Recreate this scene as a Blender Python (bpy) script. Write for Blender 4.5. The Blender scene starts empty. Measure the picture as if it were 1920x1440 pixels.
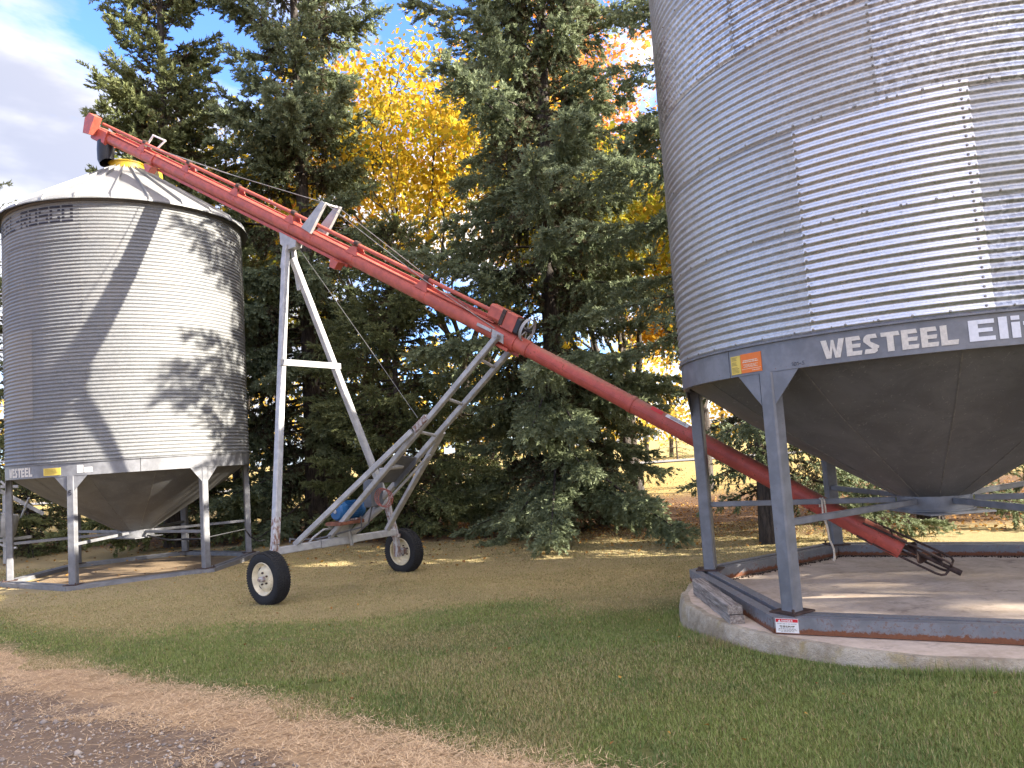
import bpy, math, random
import numpy as np
from mathutils import Vector, Matrix
R_ = math.radians
rng = np.random.default_rng(7)
C = bpy.context.scene.collection
scene = bpy.context.scene

# ------------------------------------------------------------------ camera, sky, sun, exposure
cd = bpy.data.cameras.new('camera'); cam = bpy.data.objects.new('camera', cd); C.objects.link(cam)
cd.sensor_fit = 'HORIZONTAL'; cd.sensor_width = 36.0; cd.lens = 36.0 * 1447.3 / 1920.0
cd.clip_start = 0.05; cd.clip_end = 3000
PI_, RO = 0.0838, -0.0676
F_ = Vector((0, math.cos(PI_), math.sin(PI_))); U0 = Vector((0, -math.sin(PI_), math.cos(PI_))); X0 = Vector((1, 0, 0))
X_ = math.cos(RO) * X0 + math.sin(RO) * U0; U_ = -math.sin(RO) * X0 + math.cos(RO) * U0
cam.matrix_world = Matrix(((X_.x, U_.x, -F_.x, 0), (X_.y, U_.y, -F_.y, 0), (X_.z, U_.z, -F_.z, 2.0), (0, 0, 0, 1)))
scene.camera = cam
SUN_EL, SUN_AZ = R_(25), R_(-14)            # azimuth from +x, anticlockwise
sdir = Vector((math.cos(SUN_EL) * math.cos(SUN_AZ), math.cos(SUN_EL) * math.sin(SUN_AZ), math.sin(SUN_EL)))
sl = bpy.data.lights.new('sun', 'SUN'); sl.energy = 2.6; sl.angle = R_(0.55); sl.color = (1.0, 0.93, 0.82)
so = bpy.data.objects.new('sun', sl); C.objects.link(so); so.rotation_euler = sdir.to_track_quat('Z', 'Y').to_euler(); so.location = (30, -6, 20)
w = bpy.data.worlds.new('World'); scene.world = w; w.use_nodes = True
wt = w.node_tree; wt.nodes.clear()
def wn(t, **k):
    n = wt.nodes.new(t)
    for a, b in k.items(): setattr(n, a, b)
    return n
sky = wn('ShaderNodeTexSky', sky_type='NISHITA', sun_disc=False, sun_elevation=SUN_EL, sun_rotation=R_(104), air_density=1.0, dust_density=0.7, ozone_density=2.2)
tc = wn('ShaderNodeTexCoord'); mp = wn('ShaderNodeMapping'); mp.inputs['Scale'].default_value = (1.0, 1.0, 2.6); mp.inputs['Location'].default_value = (6.3, 0.7, 3.1)
wt.links.new(tc.outputs['Generated'], mp.inputs['Vector'])
nz = wn('ShaderNodeTexNoise'); nz.inputs['Scale'].default_value = 2.3; nz.inputs['Detail'].default_value = 7; nz.inputs['Roughness'].default_value = 0.55; nz.inputs['Distortion'].default_value = 0.25
wt.links.new(mp.outputs[0], nz.inputs['Vector'])
cr = wn('ShaderNodeValToRGB'); cr.color_ramp.elements[0].position = 0.42; cr.color_ramp.elements[1].position = 0.56
wt.links.new(nz.outputs['Fac'], cr.inputs[0])
nz2 = wn('ShaderNodeTexNoise'); nz2.inputs['Scale'].default_value = 5.0; nz2.inputs['Detail'].default_value = 5
wt.links.new(mp.outputs[0], nz2.inputs['Vector'])
cc = wn('ShaderNodeMix', data_type='RGBA'); cc.inputs['A'].default_value = (0.90, 0.92, 1.06, 1); cc.inputs['B'].default_value = (1.72, 1.68, 1.70, 1)
cr2 = wn('ShaderNodeMapRange', interpolation_type='SMOOTHSTEP'); cr2.inputs[1].default_value = 0.36; cr2.inputs[2].default_value = 0.62; wt.links.new(nz2.outputs['Fac'], cr2.inputs[0]); wt.links.new(cr2.outputs[0], cc.inputs['Factor'])
# clouds scatter forward: they grow brighter and warmer towards the side where the sun stands
dt = wn('ShaderNodeVectorMath', operation='DOT_PRODUCT'); wt.links.new(tc.outputs['Generated'], dt.inputs[0]); dt.inputs[1].default_value = sdir
mr = wn('ShaderNodeMapRange', interpolation_type='SMOOTHSTEP'); mr.inputs[1].default_value = -0.55; mr.inputs[2].default_value = 1.0; wt.links.new(dt.outputs['Value'], mr.inputs[0])
fc = wn('ShaderNodeMix', data_type='RGBA'); fc.inputs['A'].default_value = (1.0, 1.0, 1.0, 1); fc.inputs['B'].default_value = (5.8, 5.0, 3.8, 1); wt.links.new(mr.outputs[0], fc.inputs['Factor'])
c2 = wn('ShaderNodeMix', data_type='RGBA', blend_type='MULTIPLY'); c2.inputs['Factor'].default_value = 1.0; wt.links.new(cc.outputs['Result'], c2.inputs['A']); wt.links.new(fc.outputs['Result'], c2.inputs['B'])
sm = wn('ShaderNodeMix', data_type='RGBA')
cm = wn('ShaderNodeMath', operation='MULTIPLY'); cm.inputs[1].default_value = 0.93
wt.links.new(cr.outputs[0], cm.inputs[0]); wt.links.new(cm.outputs[0], sm.inputs['Factor'])
tn = wn('ShaderNodeMix', data_type='RGBA', blend_type='MULTIPLY'); tn.inputs['Factor'].default_value = 1.0; tn.inputs['B'].default_value = (0.40, 0.52, 0.80, 1)
wt.links.new(sky.outputs[0], tn.inputs['A']); wt.links.new(tn.outputs['Result'], sm.inputs['A']); wt.links.new(c2.outputs['Result'], sm.inputs['B'])
bg = wn('ShaderNodeBackground'); bg.inputs['Strength'].default_value = 0.09
wo = wn('ShaderNodeOutputWorld'); wt.links.new(sm.outputs['Result'], bg.inputs[0]); wt.links.new(bg.outputs[0], wo.inputs[0])
scene.view_settings.view_transform = 'Standard'; scene.view_settings.look = 'None'
scene.view_settings.gamma = 1.0; scene.view_settings.use_curve_mapping = False
scene.view_settings.exposure = 3.1

# ------------------------------------------------------------------ node helper and materials
class Mat:
    def __init__(s, name):
        s.m = bpy.data.materials.new(name); s.m.use_nodes = True; s.t = s.m.node_tree
        s.b = s.t.nodes['Principled BSDF']; s.out = s.t.nodes['Material Output']
    def n(s, t, **k):
        n = s.t.nodes.new(t)
        for a, v in k.items(): setattr(n, a, v)
        return n
    def put(s, sock, v):
        if isinstance(v, bpy.types.NodeSocket): s.t.links.new(v, sock)
        elif isinstance(v, (tuple, list)): sock.default_value = (*v, 1) if len(v) == 3 and sock.type == 'RGBA' else v
        else: sock.default_value = v
    def coord(s, kind='Object'): return s.n('ShaderNodeTexCoord').outputs[kind]
    def pos(s): return s.n('ShaderNodeNewGeometry').outputs['Position']
    def map(s, v, scale=(1, 1, 1), loc=(0, 0, 0)):
        m = s.n('ShaderNodeMapping'); s.put(m.inputs['Vector'], v); m.inputs['Scale'].default_value = scale; s.put(m.inputs['Location'], loc); return m.outputs[0]
    def noise(s, v, scale, detail=4, rough=0.55, dist=0.0):
        n = s.n('ShaderNodeTexNoise'); s.put(n.inputs['Vector'], v); n.inputs['Scale'].default_value = scale; n.inputs['Detail'].default_value = detail
        n.inputs['Roughness'].default_value = rough; n.inputs['Distortion'].default_value = dist; return n.outputs['Fac']
    def voro(s, v, scale, out='Color'):
        n = s.n('ShaderNodeTexVoronoi'); s.put(n.inputs['Vector'], v); n.inputs['Scale'].default_value = scale; return n.outputs[out]
    def math(s, op, a, b=0.0, clamp=False):
        n = s.n('ShaderNodeMath', operation=op, use_clamp=clamp); s.put(n.inputs[0], a); s.put(n.inputs[1], b); return n.outputs[0]
    def ramp(s, f, lo, hi):
        n = s.n('ShaderNodeMapRange', interpolation_type='SMOOTHSTEP'); s.put(n.inputs[0], f); n.inputs[1].default_value = lo; n.inputs[2].default_value = hi; return n.outputs[0]
    def mix(s, f, a, b, blend='MIX'):
        n = s.n('ShaderNodeMix', data_type='RGBA', blend_type=blend); s.put(n.inputs['Factor'], f); s.put(n.inputs['A'], a); s.put(n.inputs['B'], b); return n.outputs['Result']
    def sep(s, v):
        n = s.n('ShaderNodeSeparateXYZ'); s.put(n.inputs[0], v); return n.outputs
    def bump(s, h, strength=0.3, dist=0.01):
        n = s.n('ShaderNodeBump'); n.inputs['Strength'].default_value = strength; n.inputs['Distance'].default_value = dist; s.put(n.inputs['Height'], h); s.t.links.new(n.outputs[0], s.b.inputs['Normal'])
    def attr(s, name): return s.n('ShaderNodeAttribute', attribute_name=name).outputs['Fac']
    def rnd(s): return s.n('ShaderNodeObjectInfo').outputs['Random']
    def fin(s, col=None, rough=None, metal=None, spec=None):
        for k, v in (('Base Color', col), ('Roughness', rough), ('Metallic', metal), ('Specular IOR Level', spec)):
            if v is not None: s.put(s.b.inputs[k], v)
        return s.m

def plain(name, col, rough=0.5, metal=0.0, var=0.25, scale=9, spec=0.4):
    m = Mat(name); v = m.coord()
    f = m.noise(v, scale, 6, 0.65)
    c = m.mix(m.ramp(f, 0.3, 0.72), tuple(x * (1 - var) for x in col), tuple(min(1, x * (1 + var * 0.7)) for x in col))
    m.bump(m.noise(v, scale * 6, 3), 0.08, 0.004)
    return m.fin(c, m.math('ADD', m.math('MULTIPLY', f, 0.25), rough - 0.12), metal, spec)

def galv(name, lo, hi, rough, metal, spangle=60, dirt=0.25):
    m = Mat(name); g = m.pos(); r = m.rnd()
    off = m.n('ShaderNodeCombineXYZ'); m.put(off.inputs[0], m.math('MULTIPLY', r, 40)); m.put(off.inputs[1], m.math('MULTIPLY', r, 17))
    v = m.map(g, (1, 1, 1), off.outputs[0])
    sp = m.sep(m.voro(v, spangle))[0]
    f = m.math('MULTIPLY', m.math('ADD', sp, m.noise(v, 14, 5)), 0.5)
    big = m.noise(m.map(v, (1.2, 1.2, 3.0)), 1.1, 5)
    streak = m.noise(m.map(v, (9, 9, 0.5)), 1.0, 4, 0.6)
    c = m.mix(m.ramp(f, 0.3, 0.75), lo, hi)
    c = m.mix(m.math('MULTIPLY', m.ramp(big, 0.42, 0.72), dirt), c, (0.30, 0.28, 0.25))
    c = m.mix(m.math('MULTIPLY', m.ramp(streak, 0.52, 0.75), dirt * 0.8), c, (0.36, 0.33, 0.28))
    c = m.mix(m.math('MULTIPLY', m.math('ADD', r, -0.5), 0.35), c, (0.2, 0.2, 0.2))
    rr = m.math('ADD', m.math('MULTIPLY', f, 0.3), m.math('ADD', rough - 0.15, m.math('MULTIPLY', r, 0.10)))
    m.bump(m.math('ADD', sp, m.math('MULTIPLY', m.noise(v, 3.0, 3), 3.0)), 0.10, 0.004)
    return m.fin(c, rr, metal)

def painted(name, col, rust=0.3, rough=0.45, lowrust=None, dust=None):
    """enamel paint with chips, rust and, on top-facing sides, settled dust"""
    m = Mat(name); v = m.pos()
    n1 = m.noise(v, 7, 6, 0.6); n2 = m.noise(v, 38, 6, 0.7)
    c = m.mix(m.ramp(n1, 0.35, 0.7), tuple(x * 0.82 for x in col), tuple(min(1, x * 1.18) for x in col))
    rm = m.ramp(m.math('ADD', m.math('MULTIPLY', n2, 0.7), m.math('MULTIPLY', n1, 0.4)), 0.70 - rust * 0.22, 0.76 - rust * 0.22)
    if lowrust is not None:
        z = m.sep(v)[2]
        lr = m.ramp(m.math('ADD', z, m.math('MULTIPLY', m.math('ADD', m.noise(v, 22, 6, 0.7), -0.5), -0.11)), lowrust + 0.035, lowrust + 0.015)
        rm = m.math('MAXIMUM', m.math('MULTIPLY', rm, 0.5), lr)
    rc = m.mix(m.noise(v, 60, 3), (0.10, 0.035, 0.018), (0.22, 0.085, 0.035))
    c = m.mix(rm, c, rc)
    if dust:
        nz_ = m.sep(m.n('ShaderNodeNewGeometry').outputs['Normal'])[2]
        dm = m.math('MULTIPLY', m.ramp(m.math('ADD', nz_, m.math('MULTIPLY', m.noise(m.map(v, (1, 1, 1)), 9, 6, 0.7), 0.7)), 0.75, 1.35), dust[1])
        c = m.mix(dm, c, dust[0])
    m.bump(m.math('SUBTRACT', m.noise(v, 30, 4), m.math('MULTIPLY', rm, 1.5)), 0.12, 0.004)
    return m.fin(c, m.math('ADD', m.math('MULTIPLY', rm, 0.35), m.math('ADD', rough - 0.1, m.math('MULTIPLY', n1, 0.2))), 0.0, 0.45)

def mk_rusty():
    m = Mat('silver_paint_over_rust'); v = m.pos()
    n1 = m.noise(m.map(v, (16, 16, 3)), 2.0, 6, 0.65); n2 = m.noise(v, 20, 5, 0.65)
    rm = m.ramp(m.math('ADD', m.math('MULTIPLY', n1, 0.65), m.math('MULTIPLY', n2, 0.35)), 0.42, 0.60)
    c = m.mix(rm, m.mix(n2, (0.36, 0.36, 0.36), (0.46, 0.45, 0.43)), m.mix(n2, (0.10, 0.042, 0.025), (0.21, 0.11, 0.07)))
    m.bump(n2, 0.15, 0.004); return m.fin(c, m.math('ADD', m.math('MULTIPLY', rm, 0.3), 0.5))
M = {}
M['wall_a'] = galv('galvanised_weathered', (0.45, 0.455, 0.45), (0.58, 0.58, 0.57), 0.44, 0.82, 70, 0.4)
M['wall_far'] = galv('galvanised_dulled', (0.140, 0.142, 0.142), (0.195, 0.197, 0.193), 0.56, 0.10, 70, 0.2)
M['wall_b'] = galv('galvanised_spangled', (0.40, 0.41, 0.43), (0.68, 0.69, 0.70), 0.36, 0.92, 42, 0.35)
M['wall_new'] = galv('galvanised_new', (0.70, 0.71, 0.74), (0.80, 0.81, 0.84), 0.27, 0.95, 80, 0.05)
M['wall_tan'] = galv('galvanised_pale', (0.20, 0.185, 0.16), (0.26, 0.245, 0.215), 0.5, 0.2, 70, 0.1)
M['bolt'] = plain('bolt_steel', (0.30, 0.28, 0.25), 0.45, 0.7, 0.5, 30)
M['roof'] = galv('roof_steel', (0.20, 0.20, 0.19), (0.26, 0.26, 0.25), 0.5, 0.2, 60, 0.12)
M['grey'] = painted('grey_enamel', (0.168, 0.168, 0.174), 0.10, 0.42)
M['grey_skid'] = painted('grey_enamel_rusting', (0.172, 0.173, 0.178), 0.55, 0.5, lowrust=0.445)
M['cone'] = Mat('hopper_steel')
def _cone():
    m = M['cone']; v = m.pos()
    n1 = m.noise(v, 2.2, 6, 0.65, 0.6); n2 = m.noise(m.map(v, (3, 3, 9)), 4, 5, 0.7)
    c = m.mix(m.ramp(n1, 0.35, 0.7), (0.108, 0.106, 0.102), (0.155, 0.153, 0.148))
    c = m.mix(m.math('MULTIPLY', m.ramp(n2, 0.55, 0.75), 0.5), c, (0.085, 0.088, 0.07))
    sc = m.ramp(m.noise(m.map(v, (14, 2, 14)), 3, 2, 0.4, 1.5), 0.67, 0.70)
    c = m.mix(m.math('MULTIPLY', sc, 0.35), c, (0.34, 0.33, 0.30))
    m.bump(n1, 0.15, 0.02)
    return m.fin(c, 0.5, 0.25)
M['cone'] = _cone()
M['seam'] = plain('weld_seam_steel', (0.20, 0.19, 0.17), 0.5, 0.3, 0.4, 14)
M['yellow'] = painted('yellow_enamel', (0.62, 0.40, 0.03), 0.25, 0.5)
M['red'] = painted('faded_red_enamel', (0.41, 0.086, 0.054), 0.10, 0.5)
M['red_low'] = painted('worn_red_enamel', (0.42, 0.075, 0.050), 0.36, 0.52, dust=((0.20, 0.115, 0.075), 0.75))
M['rust'] = plain('rusty_steel', (0.075, 0.045, 0.035), 0.7, 0.25, 0.5, 22)
M['arm'] = painted('silver_painted_steel', (0.35, 0.345, 0.335), 0.08, 0.42)
M['arm_rust'] = mk_rusty()
M['black'] = plain('black_steel', (0.018, 0.018, 0.02), 0.5, 0.0, 0.4)
M['rubber'] = plain('tyre_rubber', (0.018, 0.018, 0.019), 0.75, 0.0, 0.4, 30, 0.3)
M['cream'] = painted('cream_enamel', (0.62, 0.54, 0.37), 0.22, 0.45)
M['blue'] = painted('blue_enamel', (0.012, 0.085, 0.21), 0.05, 0.4)
M['wood_red'] = plain('stained_board', (0.20, 0.075, 0.04), 0.7, 0, 0.4)
M['wire'] = plain('wire_rope', (0.30, 0.29, 0.27), 0.5, 0.6, 0.3)
M['coil'] = plain('pink_hose_plastic', (0.30, 0.10, 0.08), 0.4, 0, 0.2)
M['rope'] = plain('hemp_rope', (0.55, 0.47, 0.36), 0.85, 0, 0.25, 60)
M['orange'] = plain('orange_label', (0.75, 0.17, 0.015), 0.5, 0, 0.06)
M['label_y'] = plain('yellow_label', (0.70, 0.50, 0.08), 0.5, 0, 0.06)
M['label_w'] = plain('white_label', (0.72, 0.70, 0.66), 0.5, 0, 0.1)
M['label_r'] = plain('red_label', (0.55, 0.02, 0.03), 0.5, 0, 0.1)
M['letter'] = plain('cream_lettering', (0.62, 0.56, 0.47), 0.55, 0, 0.14, 40)
M['letter_w'] = plain('white_lettering', (0.70, 0.69, 0.70), 0.55, 0, 0.08, 40)
M['ink'] = plain('dark_ink', (0.02, 0.02, 0.03), 0.6, 0, 0.3)
M['ink_pale'] = plain('pale_ink', (0.75, 0.62, 0.45), 0.6, 0, 0.1)
M['text_y'] = plain('brown_ink', (0.10, 0.07, 0.03), 0.6, 0, 0.2)

def mk_wood():
    m = Mat('weathered_timber'); v = m.coord()
    g = m.noise(m.map(v, (22, 1.6, 22)), 2.0, 6, 0.65)
    c = m.mix(m.ramp(g, 0.35, 0.68), (0.15, 0.115, 0.09), (0.38, 0.33, 0.28))
    c = m.mix(m.ramp(m.noise(v, 6, 4), 0.58, 0.75), c, (0.12, 0.10, 0.085))
    m.bump(g, 0.6, 0.012); return m.fin(c, 0.85)
M['timber'] = mk_wood()
def mk_conc(name, lo, hi, stain, rough_edge=False):
    m = Mat(name); v = m.pos()
    n1 = m.noise(v, 2.4, 7, 0.65); n2 = m.noise(v, 16, 6, 0.7); n3 = m.noise(v, 90, 3)
    c = m.mix(m.ramp(m.math('ADD', m.math('MULTIPLY', n1, 0.6), m.math('MULTIPLY', n2, 0.4)), 0.36, 0.64), lo, hi)
    c = m.mix(m.math('MULTIPLY', m.ramp(m.noise(m.map(v, (1, 1, 0.6)), 5, 6, 0.7), 0.54, 0.72), 0.75), c, stain)
    c = m.mix(m.ramp(m.voro(v, 26, 'Distance'), 0.09, 0.04), c, (0.10, 0.085, 0.07)) if rough_edge else c
    m.bump(m.math('ADD', m.math('MULTIPLY', n2, 1.0), m.math('MULTIPLY', n3, 0.5)), 0.9 if rough_edge else 0.3, 0.03 if rough_edge else 0.008)
    return m.fin(c, 0.9)
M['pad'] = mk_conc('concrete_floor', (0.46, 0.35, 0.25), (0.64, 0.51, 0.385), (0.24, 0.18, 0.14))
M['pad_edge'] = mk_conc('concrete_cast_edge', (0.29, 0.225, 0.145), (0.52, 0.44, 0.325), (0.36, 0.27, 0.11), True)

# line that parts lawn and drive: d > 0 on the lawn
def lawn_d(x, y): return (x + 1.857) * 0.632 + (y - 5.54) * 0.776 + 0.05
def mk_ground():
    m = Mat('ground_cover'); v = m.pos(); X, Y, Z = m.sep(v)
    d = m.math('ADD', m.math('MULTIPLY', m.math('ADD', X, 1.857), 0.632), m.math('ADD', m.math('MULTIPLY', m.math('ADD', Y, -5.54), 0.776), 0.05))
    nA = m.noise(v, 0.9, 5, 0.6); nB = m.noise(v, 3.5, 6, 0.65); nC = m.noise(v, 28, 6, 0.7); nD = m.noise(v, 110, 3, 0.6)
    dn = m.math('ADD', d, m.math('MULTIPLY', m.math('ADD', nB, -0.5), 0.9))
    grit = m.mix(nC, (0.150, 0.095, 0.058), (0.280, 0.192, 0.125))
    grit = m.mix(m.ramp(nA, 0.4, 0.65), grit, (0.25, 0.178, 0.122))
    stone = m.voro(v, 34, 'Color'); sdst = m.voro(v, 34, 'Distance')
    grit = m.mix(m.math('MULTIPLY', m.ramp(sdst, 0.30, 0.12), m.ramp(m.sep(stone)[0], 0.6, 0.75)), grit, (0.27, 0.24, 0.22))
    straw = m.mix(nC, (0.27, 0.165, 0.085), (0.66, 0.45, 0.25))
    green = m.mix(nC, (0.085, 0.092, 0.026), (0.175, 0.18, 0.058))
    tan = m.mix(m.math('ADD', m.math('MULTIPLY', nC, 0.6), m.math('MULTIPLY', nB, 0.4)), (0.20, 0.15, 0.068), (0.54, 0.42, 0.215))
    duff = m.mix(nC, (0.07, 0.042, 0.025), (0.20, 0.115, 0.06))
    field = m.mix(nC, (0.26, 0.195, 0.065), (0.40, 0.30, 0.115))
    c = m.mix(m.ramp(dn, -0.62, -0.36), grit, straw)
    c = m.mix(m.ramp(dn, -0.15, 0.25), c, green)
    ty = m.math('ADD', Y, m.math('MULTIPLY', m.math('ADD', nA, -0.5), 5.0))
    c = m.mix(m.math('MULTIPLY', m.ramp(ty, 7.8, 10.2), m.ramp(d, 0.4, 1.4)), c, tan)
    uy = m.math('ADD', Y, m.math('ADD', m.math('MULTIPLY', m.math('ADD', nB, -0.5), 2.4), m.math('MULTIPLY', X, 0.42)))
    c = m.mix(m.math('MULTIPLY', m.ramp(uy, 16.6, 17.8), m.ramp(Y, 14.0, 15.5)), c, duff)
    c = m.mix(m.ramp(m.math('ADD', Y, m.math('MULTIPLY', nB, 6)), 28, 33), c, field)
    # bare litter under the far bin
    dx = m.math('ADD', X, 7.95); dy = m.math('ADD', Y, -16.11)
    rr = m.math('SQRT', m.math('ADD', m.math('MULTIPLY', dx, dx), m.math('MULTIPLY', dy, dy)))
    c = m.mix(m.ramp(m.math('ADD', rr, m.math('MULTIPLY', nB, 1.2)), 2.7, 2.2), c, m.mix(nC, (0.17, 0.115, 0.070), (0.32, 0.235, 0.14)))
    m.bump(m.math('ADD', m.math('MULTIPLY', nC, 1.0), m.math('MULTIPLY', nD, 0.6)), 0.8, 0.03)
    return m.fin(c, 0.95, 0, 0.15)
M['ground'] = mk_ground()
def mk_grass():
    m = Mat('grass_blades'); v = m.pos(); X, Y, Z = m.sep(v); r = m.attr('rnd'); dry = m.attr('dry')
    g = m.mix(r, (0.125, 0.180, 0.034), (0.295, 0.355, 0.10))
    g = m.mix(m.ramp(m.noise(v, 1.3, 3), 0.45, 0.7), g, m.mix(r, (0.082, 0.138, 0.030), (0.190, 0.270, 0.078)))
    t = m.mix(r, (0.26, 0.195, 0.085), (0.58, 0.46, 0.235))
    c = m.mix(dry, g, t)
    m.fin(c, 0.6, 0, 0.2)
    tr = m.n('ShaderNodeBsdfTranslucent'); m.put(tr.inputs[0], c); mx = m.n('ShaderNodeMixShader'); mx.inputs[0].default_value = 0.3
    m.t.links.new(m.b.outputs[0], mx.inputs[1]); m.t.links.new(tr.outputs[0], mx.inputs[2]); m.t.links.new(mx.outputs[0], m.out.inputs[0])
    return m.m
M['grass'] = mk_grass()
def attr_mix(name, a, b, c3=None, rough=0.7, transl=0.0):
    m = Mat(name); r = m.attr('rnd')
    c = m.mix(m.ramp(r, 0.0, 0.8), a, b)
    if c3: c = m.mix(m.ramp(r, 0.78, 0.88), c, c3)
    m.fin(c, rough, 0, 0.25)
    if transl:
        tr = m.n('ShaderNodeBsdfTranslucent'); m.put(tr.inputs[0], c); mx = m.n('ShaderNodeMixShader'); mx.inputs[0].default_value = transl
        m.t.links.new(m.b.outputs[0], mx.inputs[1]); m.t.links.new(tr.outputs[0], mx.inputs[2]); m.t.links.new(mx.outputs[0], m.out.inputs[0])
    return m.m
M['straw'] = attr_mix('dead_grass', (0.40, 0.26, 0.14), (0.74, 0.53, 0.31), rough=0.8)
M['stone'] = attr_mix('drive_stones', (0.16, 0.125, 0.10), (0.42, 0.36, 0.30), rough=0.85)
M['fallen'] = attr_mix('fallen_leaves', (0.22, 0.10, 0.03), (0.50, 0.27, 0.06), (0.13, 0.07, 0.04), 0.8, 0.2)
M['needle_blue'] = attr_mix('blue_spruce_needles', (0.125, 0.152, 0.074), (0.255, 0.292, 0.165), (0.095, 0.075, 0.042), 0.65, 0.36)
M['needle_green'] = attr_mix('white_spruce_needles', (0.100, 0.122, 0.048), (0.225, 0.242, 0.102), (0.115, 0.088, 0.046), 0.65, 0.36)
M['leaf_yellow'] = attr_mix('yellow_leaves', (0.38, 0.32, 0.022), (0.62, 0.39, 0.028), (0.25, 0.30, 0.04), 0.55, 0.6)
M['leaf_gold'] = attr_mix('golden_leaves', (0.46, 0.26, 0.02), (0.60, 0.34, 0.03), (0.22, 0.27, 0.035), 0.55, 0.6)
M['leaf_orange'] = attr_mix('orange_leaves', (0.48, 0.18, 0.05), (0.64, 0.30, 0.07), (0.46, 0.32, 0.06), 0.55, 0.6)
M['leaf_lime'] = attr_mix('lime_leaves', (0.18, 0.23, 0.025), (0.46, 0.37, 0.035), (0.52, 0.34, 0.035), 0.55, 0.6)
def mk_bark():
    m = Mat('tree_bark'); v = m.coord()
    g = m.noise(m.map(v, (9, 9, 1.6)), 2.2, 6, 0.7)
    c = m.mix(m.ramp(g, 0.35, 0.7), (0.022, 0.017, 0.014), (0.105, 0.082, 0.064))
    m.bump(g, 0.9, 0.04); return m.fin(c, 0.9)
M['bark'] = mk_bark()
M['plastic_grey'] = plain('grey_plastic', (0.10, 0.105, 0.115), 0.5, 0, 0.2)

# ------------------------------------------------------------------ mesh builder
class MB:
    def __init__(s): s.v = []; s.f = []; s.k = 0
    def add(s, vs, fs):
        s.v.extend([tuple(map(float, q)) for q in vs]); s.f.extend([tuple(i + s.k for i in q) for q in fs]); s.k += len(vs); return s
    def prism(s, secs, closed_ends=True):
        """join successive equal-length section rings"""
        n = len(secs[0]); vs = [p for sec in secs for p in sec]; fs = []
        for i in range(len(secs) - 1):
            for j in range(n):
                a, b = i * n + j, i * n + (j + 1) % n
                fs.append((a, b, b + n, a + n))
        if closed_ends: fs.append(tuple(range(n - 1, -1, -1))); fs.append(tuple((len(secs) - 1) * n + j for j in range(n)))
        return s.add(vs, fs)
    def bar(s, p0, p1, w, h, up=(0, 0, 1), ch=None):
        p0, p1 = Vector(p0), Vector(p1); d = (p1 - p0).normalized(); up = Vector(up)
        if abs(d.dot(up)) > 0.97: up = Vector((1, 0, 0))
        sx = d.cross(up).normalized(); sy = sx.cross(d).normalized(); c = min(w, h) * 0.12 if ch is None else ch; a, b = w / 2, h / 2
        pts = [(a - c, b), (a, b - c), (a, -b + c), (a - c, -b), (-a + c, -b), (-a, -b + c), (-a, b - c), (-a + c, b)]
        pts = pts[::-1]
        return s.prism([[p + sx * x + sy * y for x, y in pts] for p in (p0, p1)])
    def box(s, c, sz, rot=None, ch=None):
        rot = rot or Matrix.Identity(3); c = Vector(c); ax = rot @ Vector((1, 0, 0)); up = rot @ Vector((0, 0, 1))
        return s.bar(c - ax * sz[0] / 2, c + ax * sz[0] / 2, sz[1], sz[2], up, ch)
    def tube(s, pts, r, n=10, caps=True):
        pts = [Vector(p) for p in pts]; rs = r if isinstance(r, (list, tuple)) else [r] * len(pts); secs = []
        ref = None
        for i, p in enumerate(pts):
            d = ((pts[min(i + 1, len(pts) - 1)] - p).normalized() + (p - pts[max(i - 1, 0)]).normalized()).normalized()
            if ref is None: ref = Vector((0, 0, 1)) if abs(d.z) < 0.95 else Vector((1, 0, 0))
            a = d.cross(ref).normalized(); b = a.cross(d).normalized(); ref = b
            secs.append([p + a * math.cos(t) * rs[i] + b * math.sin(t) * rs[i] for t in [-2 * math.pi * k / n for k in range(n)]])
        return s.prism(secs, caps)
    def lathe(s, prof, o, ax, n=32, caps=False):
        """prof: (radius, distance along ax)"""
        o, ax = Vector(o), Vector(ax).normalized(); ref = Vector((0, 0, 1)) if abs(ax.z) < 0.9 else Vector((1, 0, 0))
        a = ax.cross(ref).normalized(); b = ax.cross(a).normalized()
        secs = [[o + ax * h + (a * math.cos(t) + b * math.sin(t)) * r for t in [2 * math.pi * k / n for k in range(n)]] for r, h in prof]
        return s.prism(secs, caps)
    def plate(s, poly, thick):
        """flat polygon (3-D points) given thickness along its normal"""
        P = [Vector(p) for p in poly]; nrm = (P[1] - P[0]).cross(P[2] - P[0]).normalized() * thick
        return s.prism([P, [p + nrm for p in P]])
    def mesh(s, name, mat, smooth=None):
        me = bpy.data.meshes.new(name); me.from_pydata(s.v, [], s.f); me.materials.append(mat)
        if smooth is not None:
            for p in me.polygons: p.use_smooth = True
            me.set_sharp_from_angle(angle=R_(smooth))
        me.validate(); me.update(); return me

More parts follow.
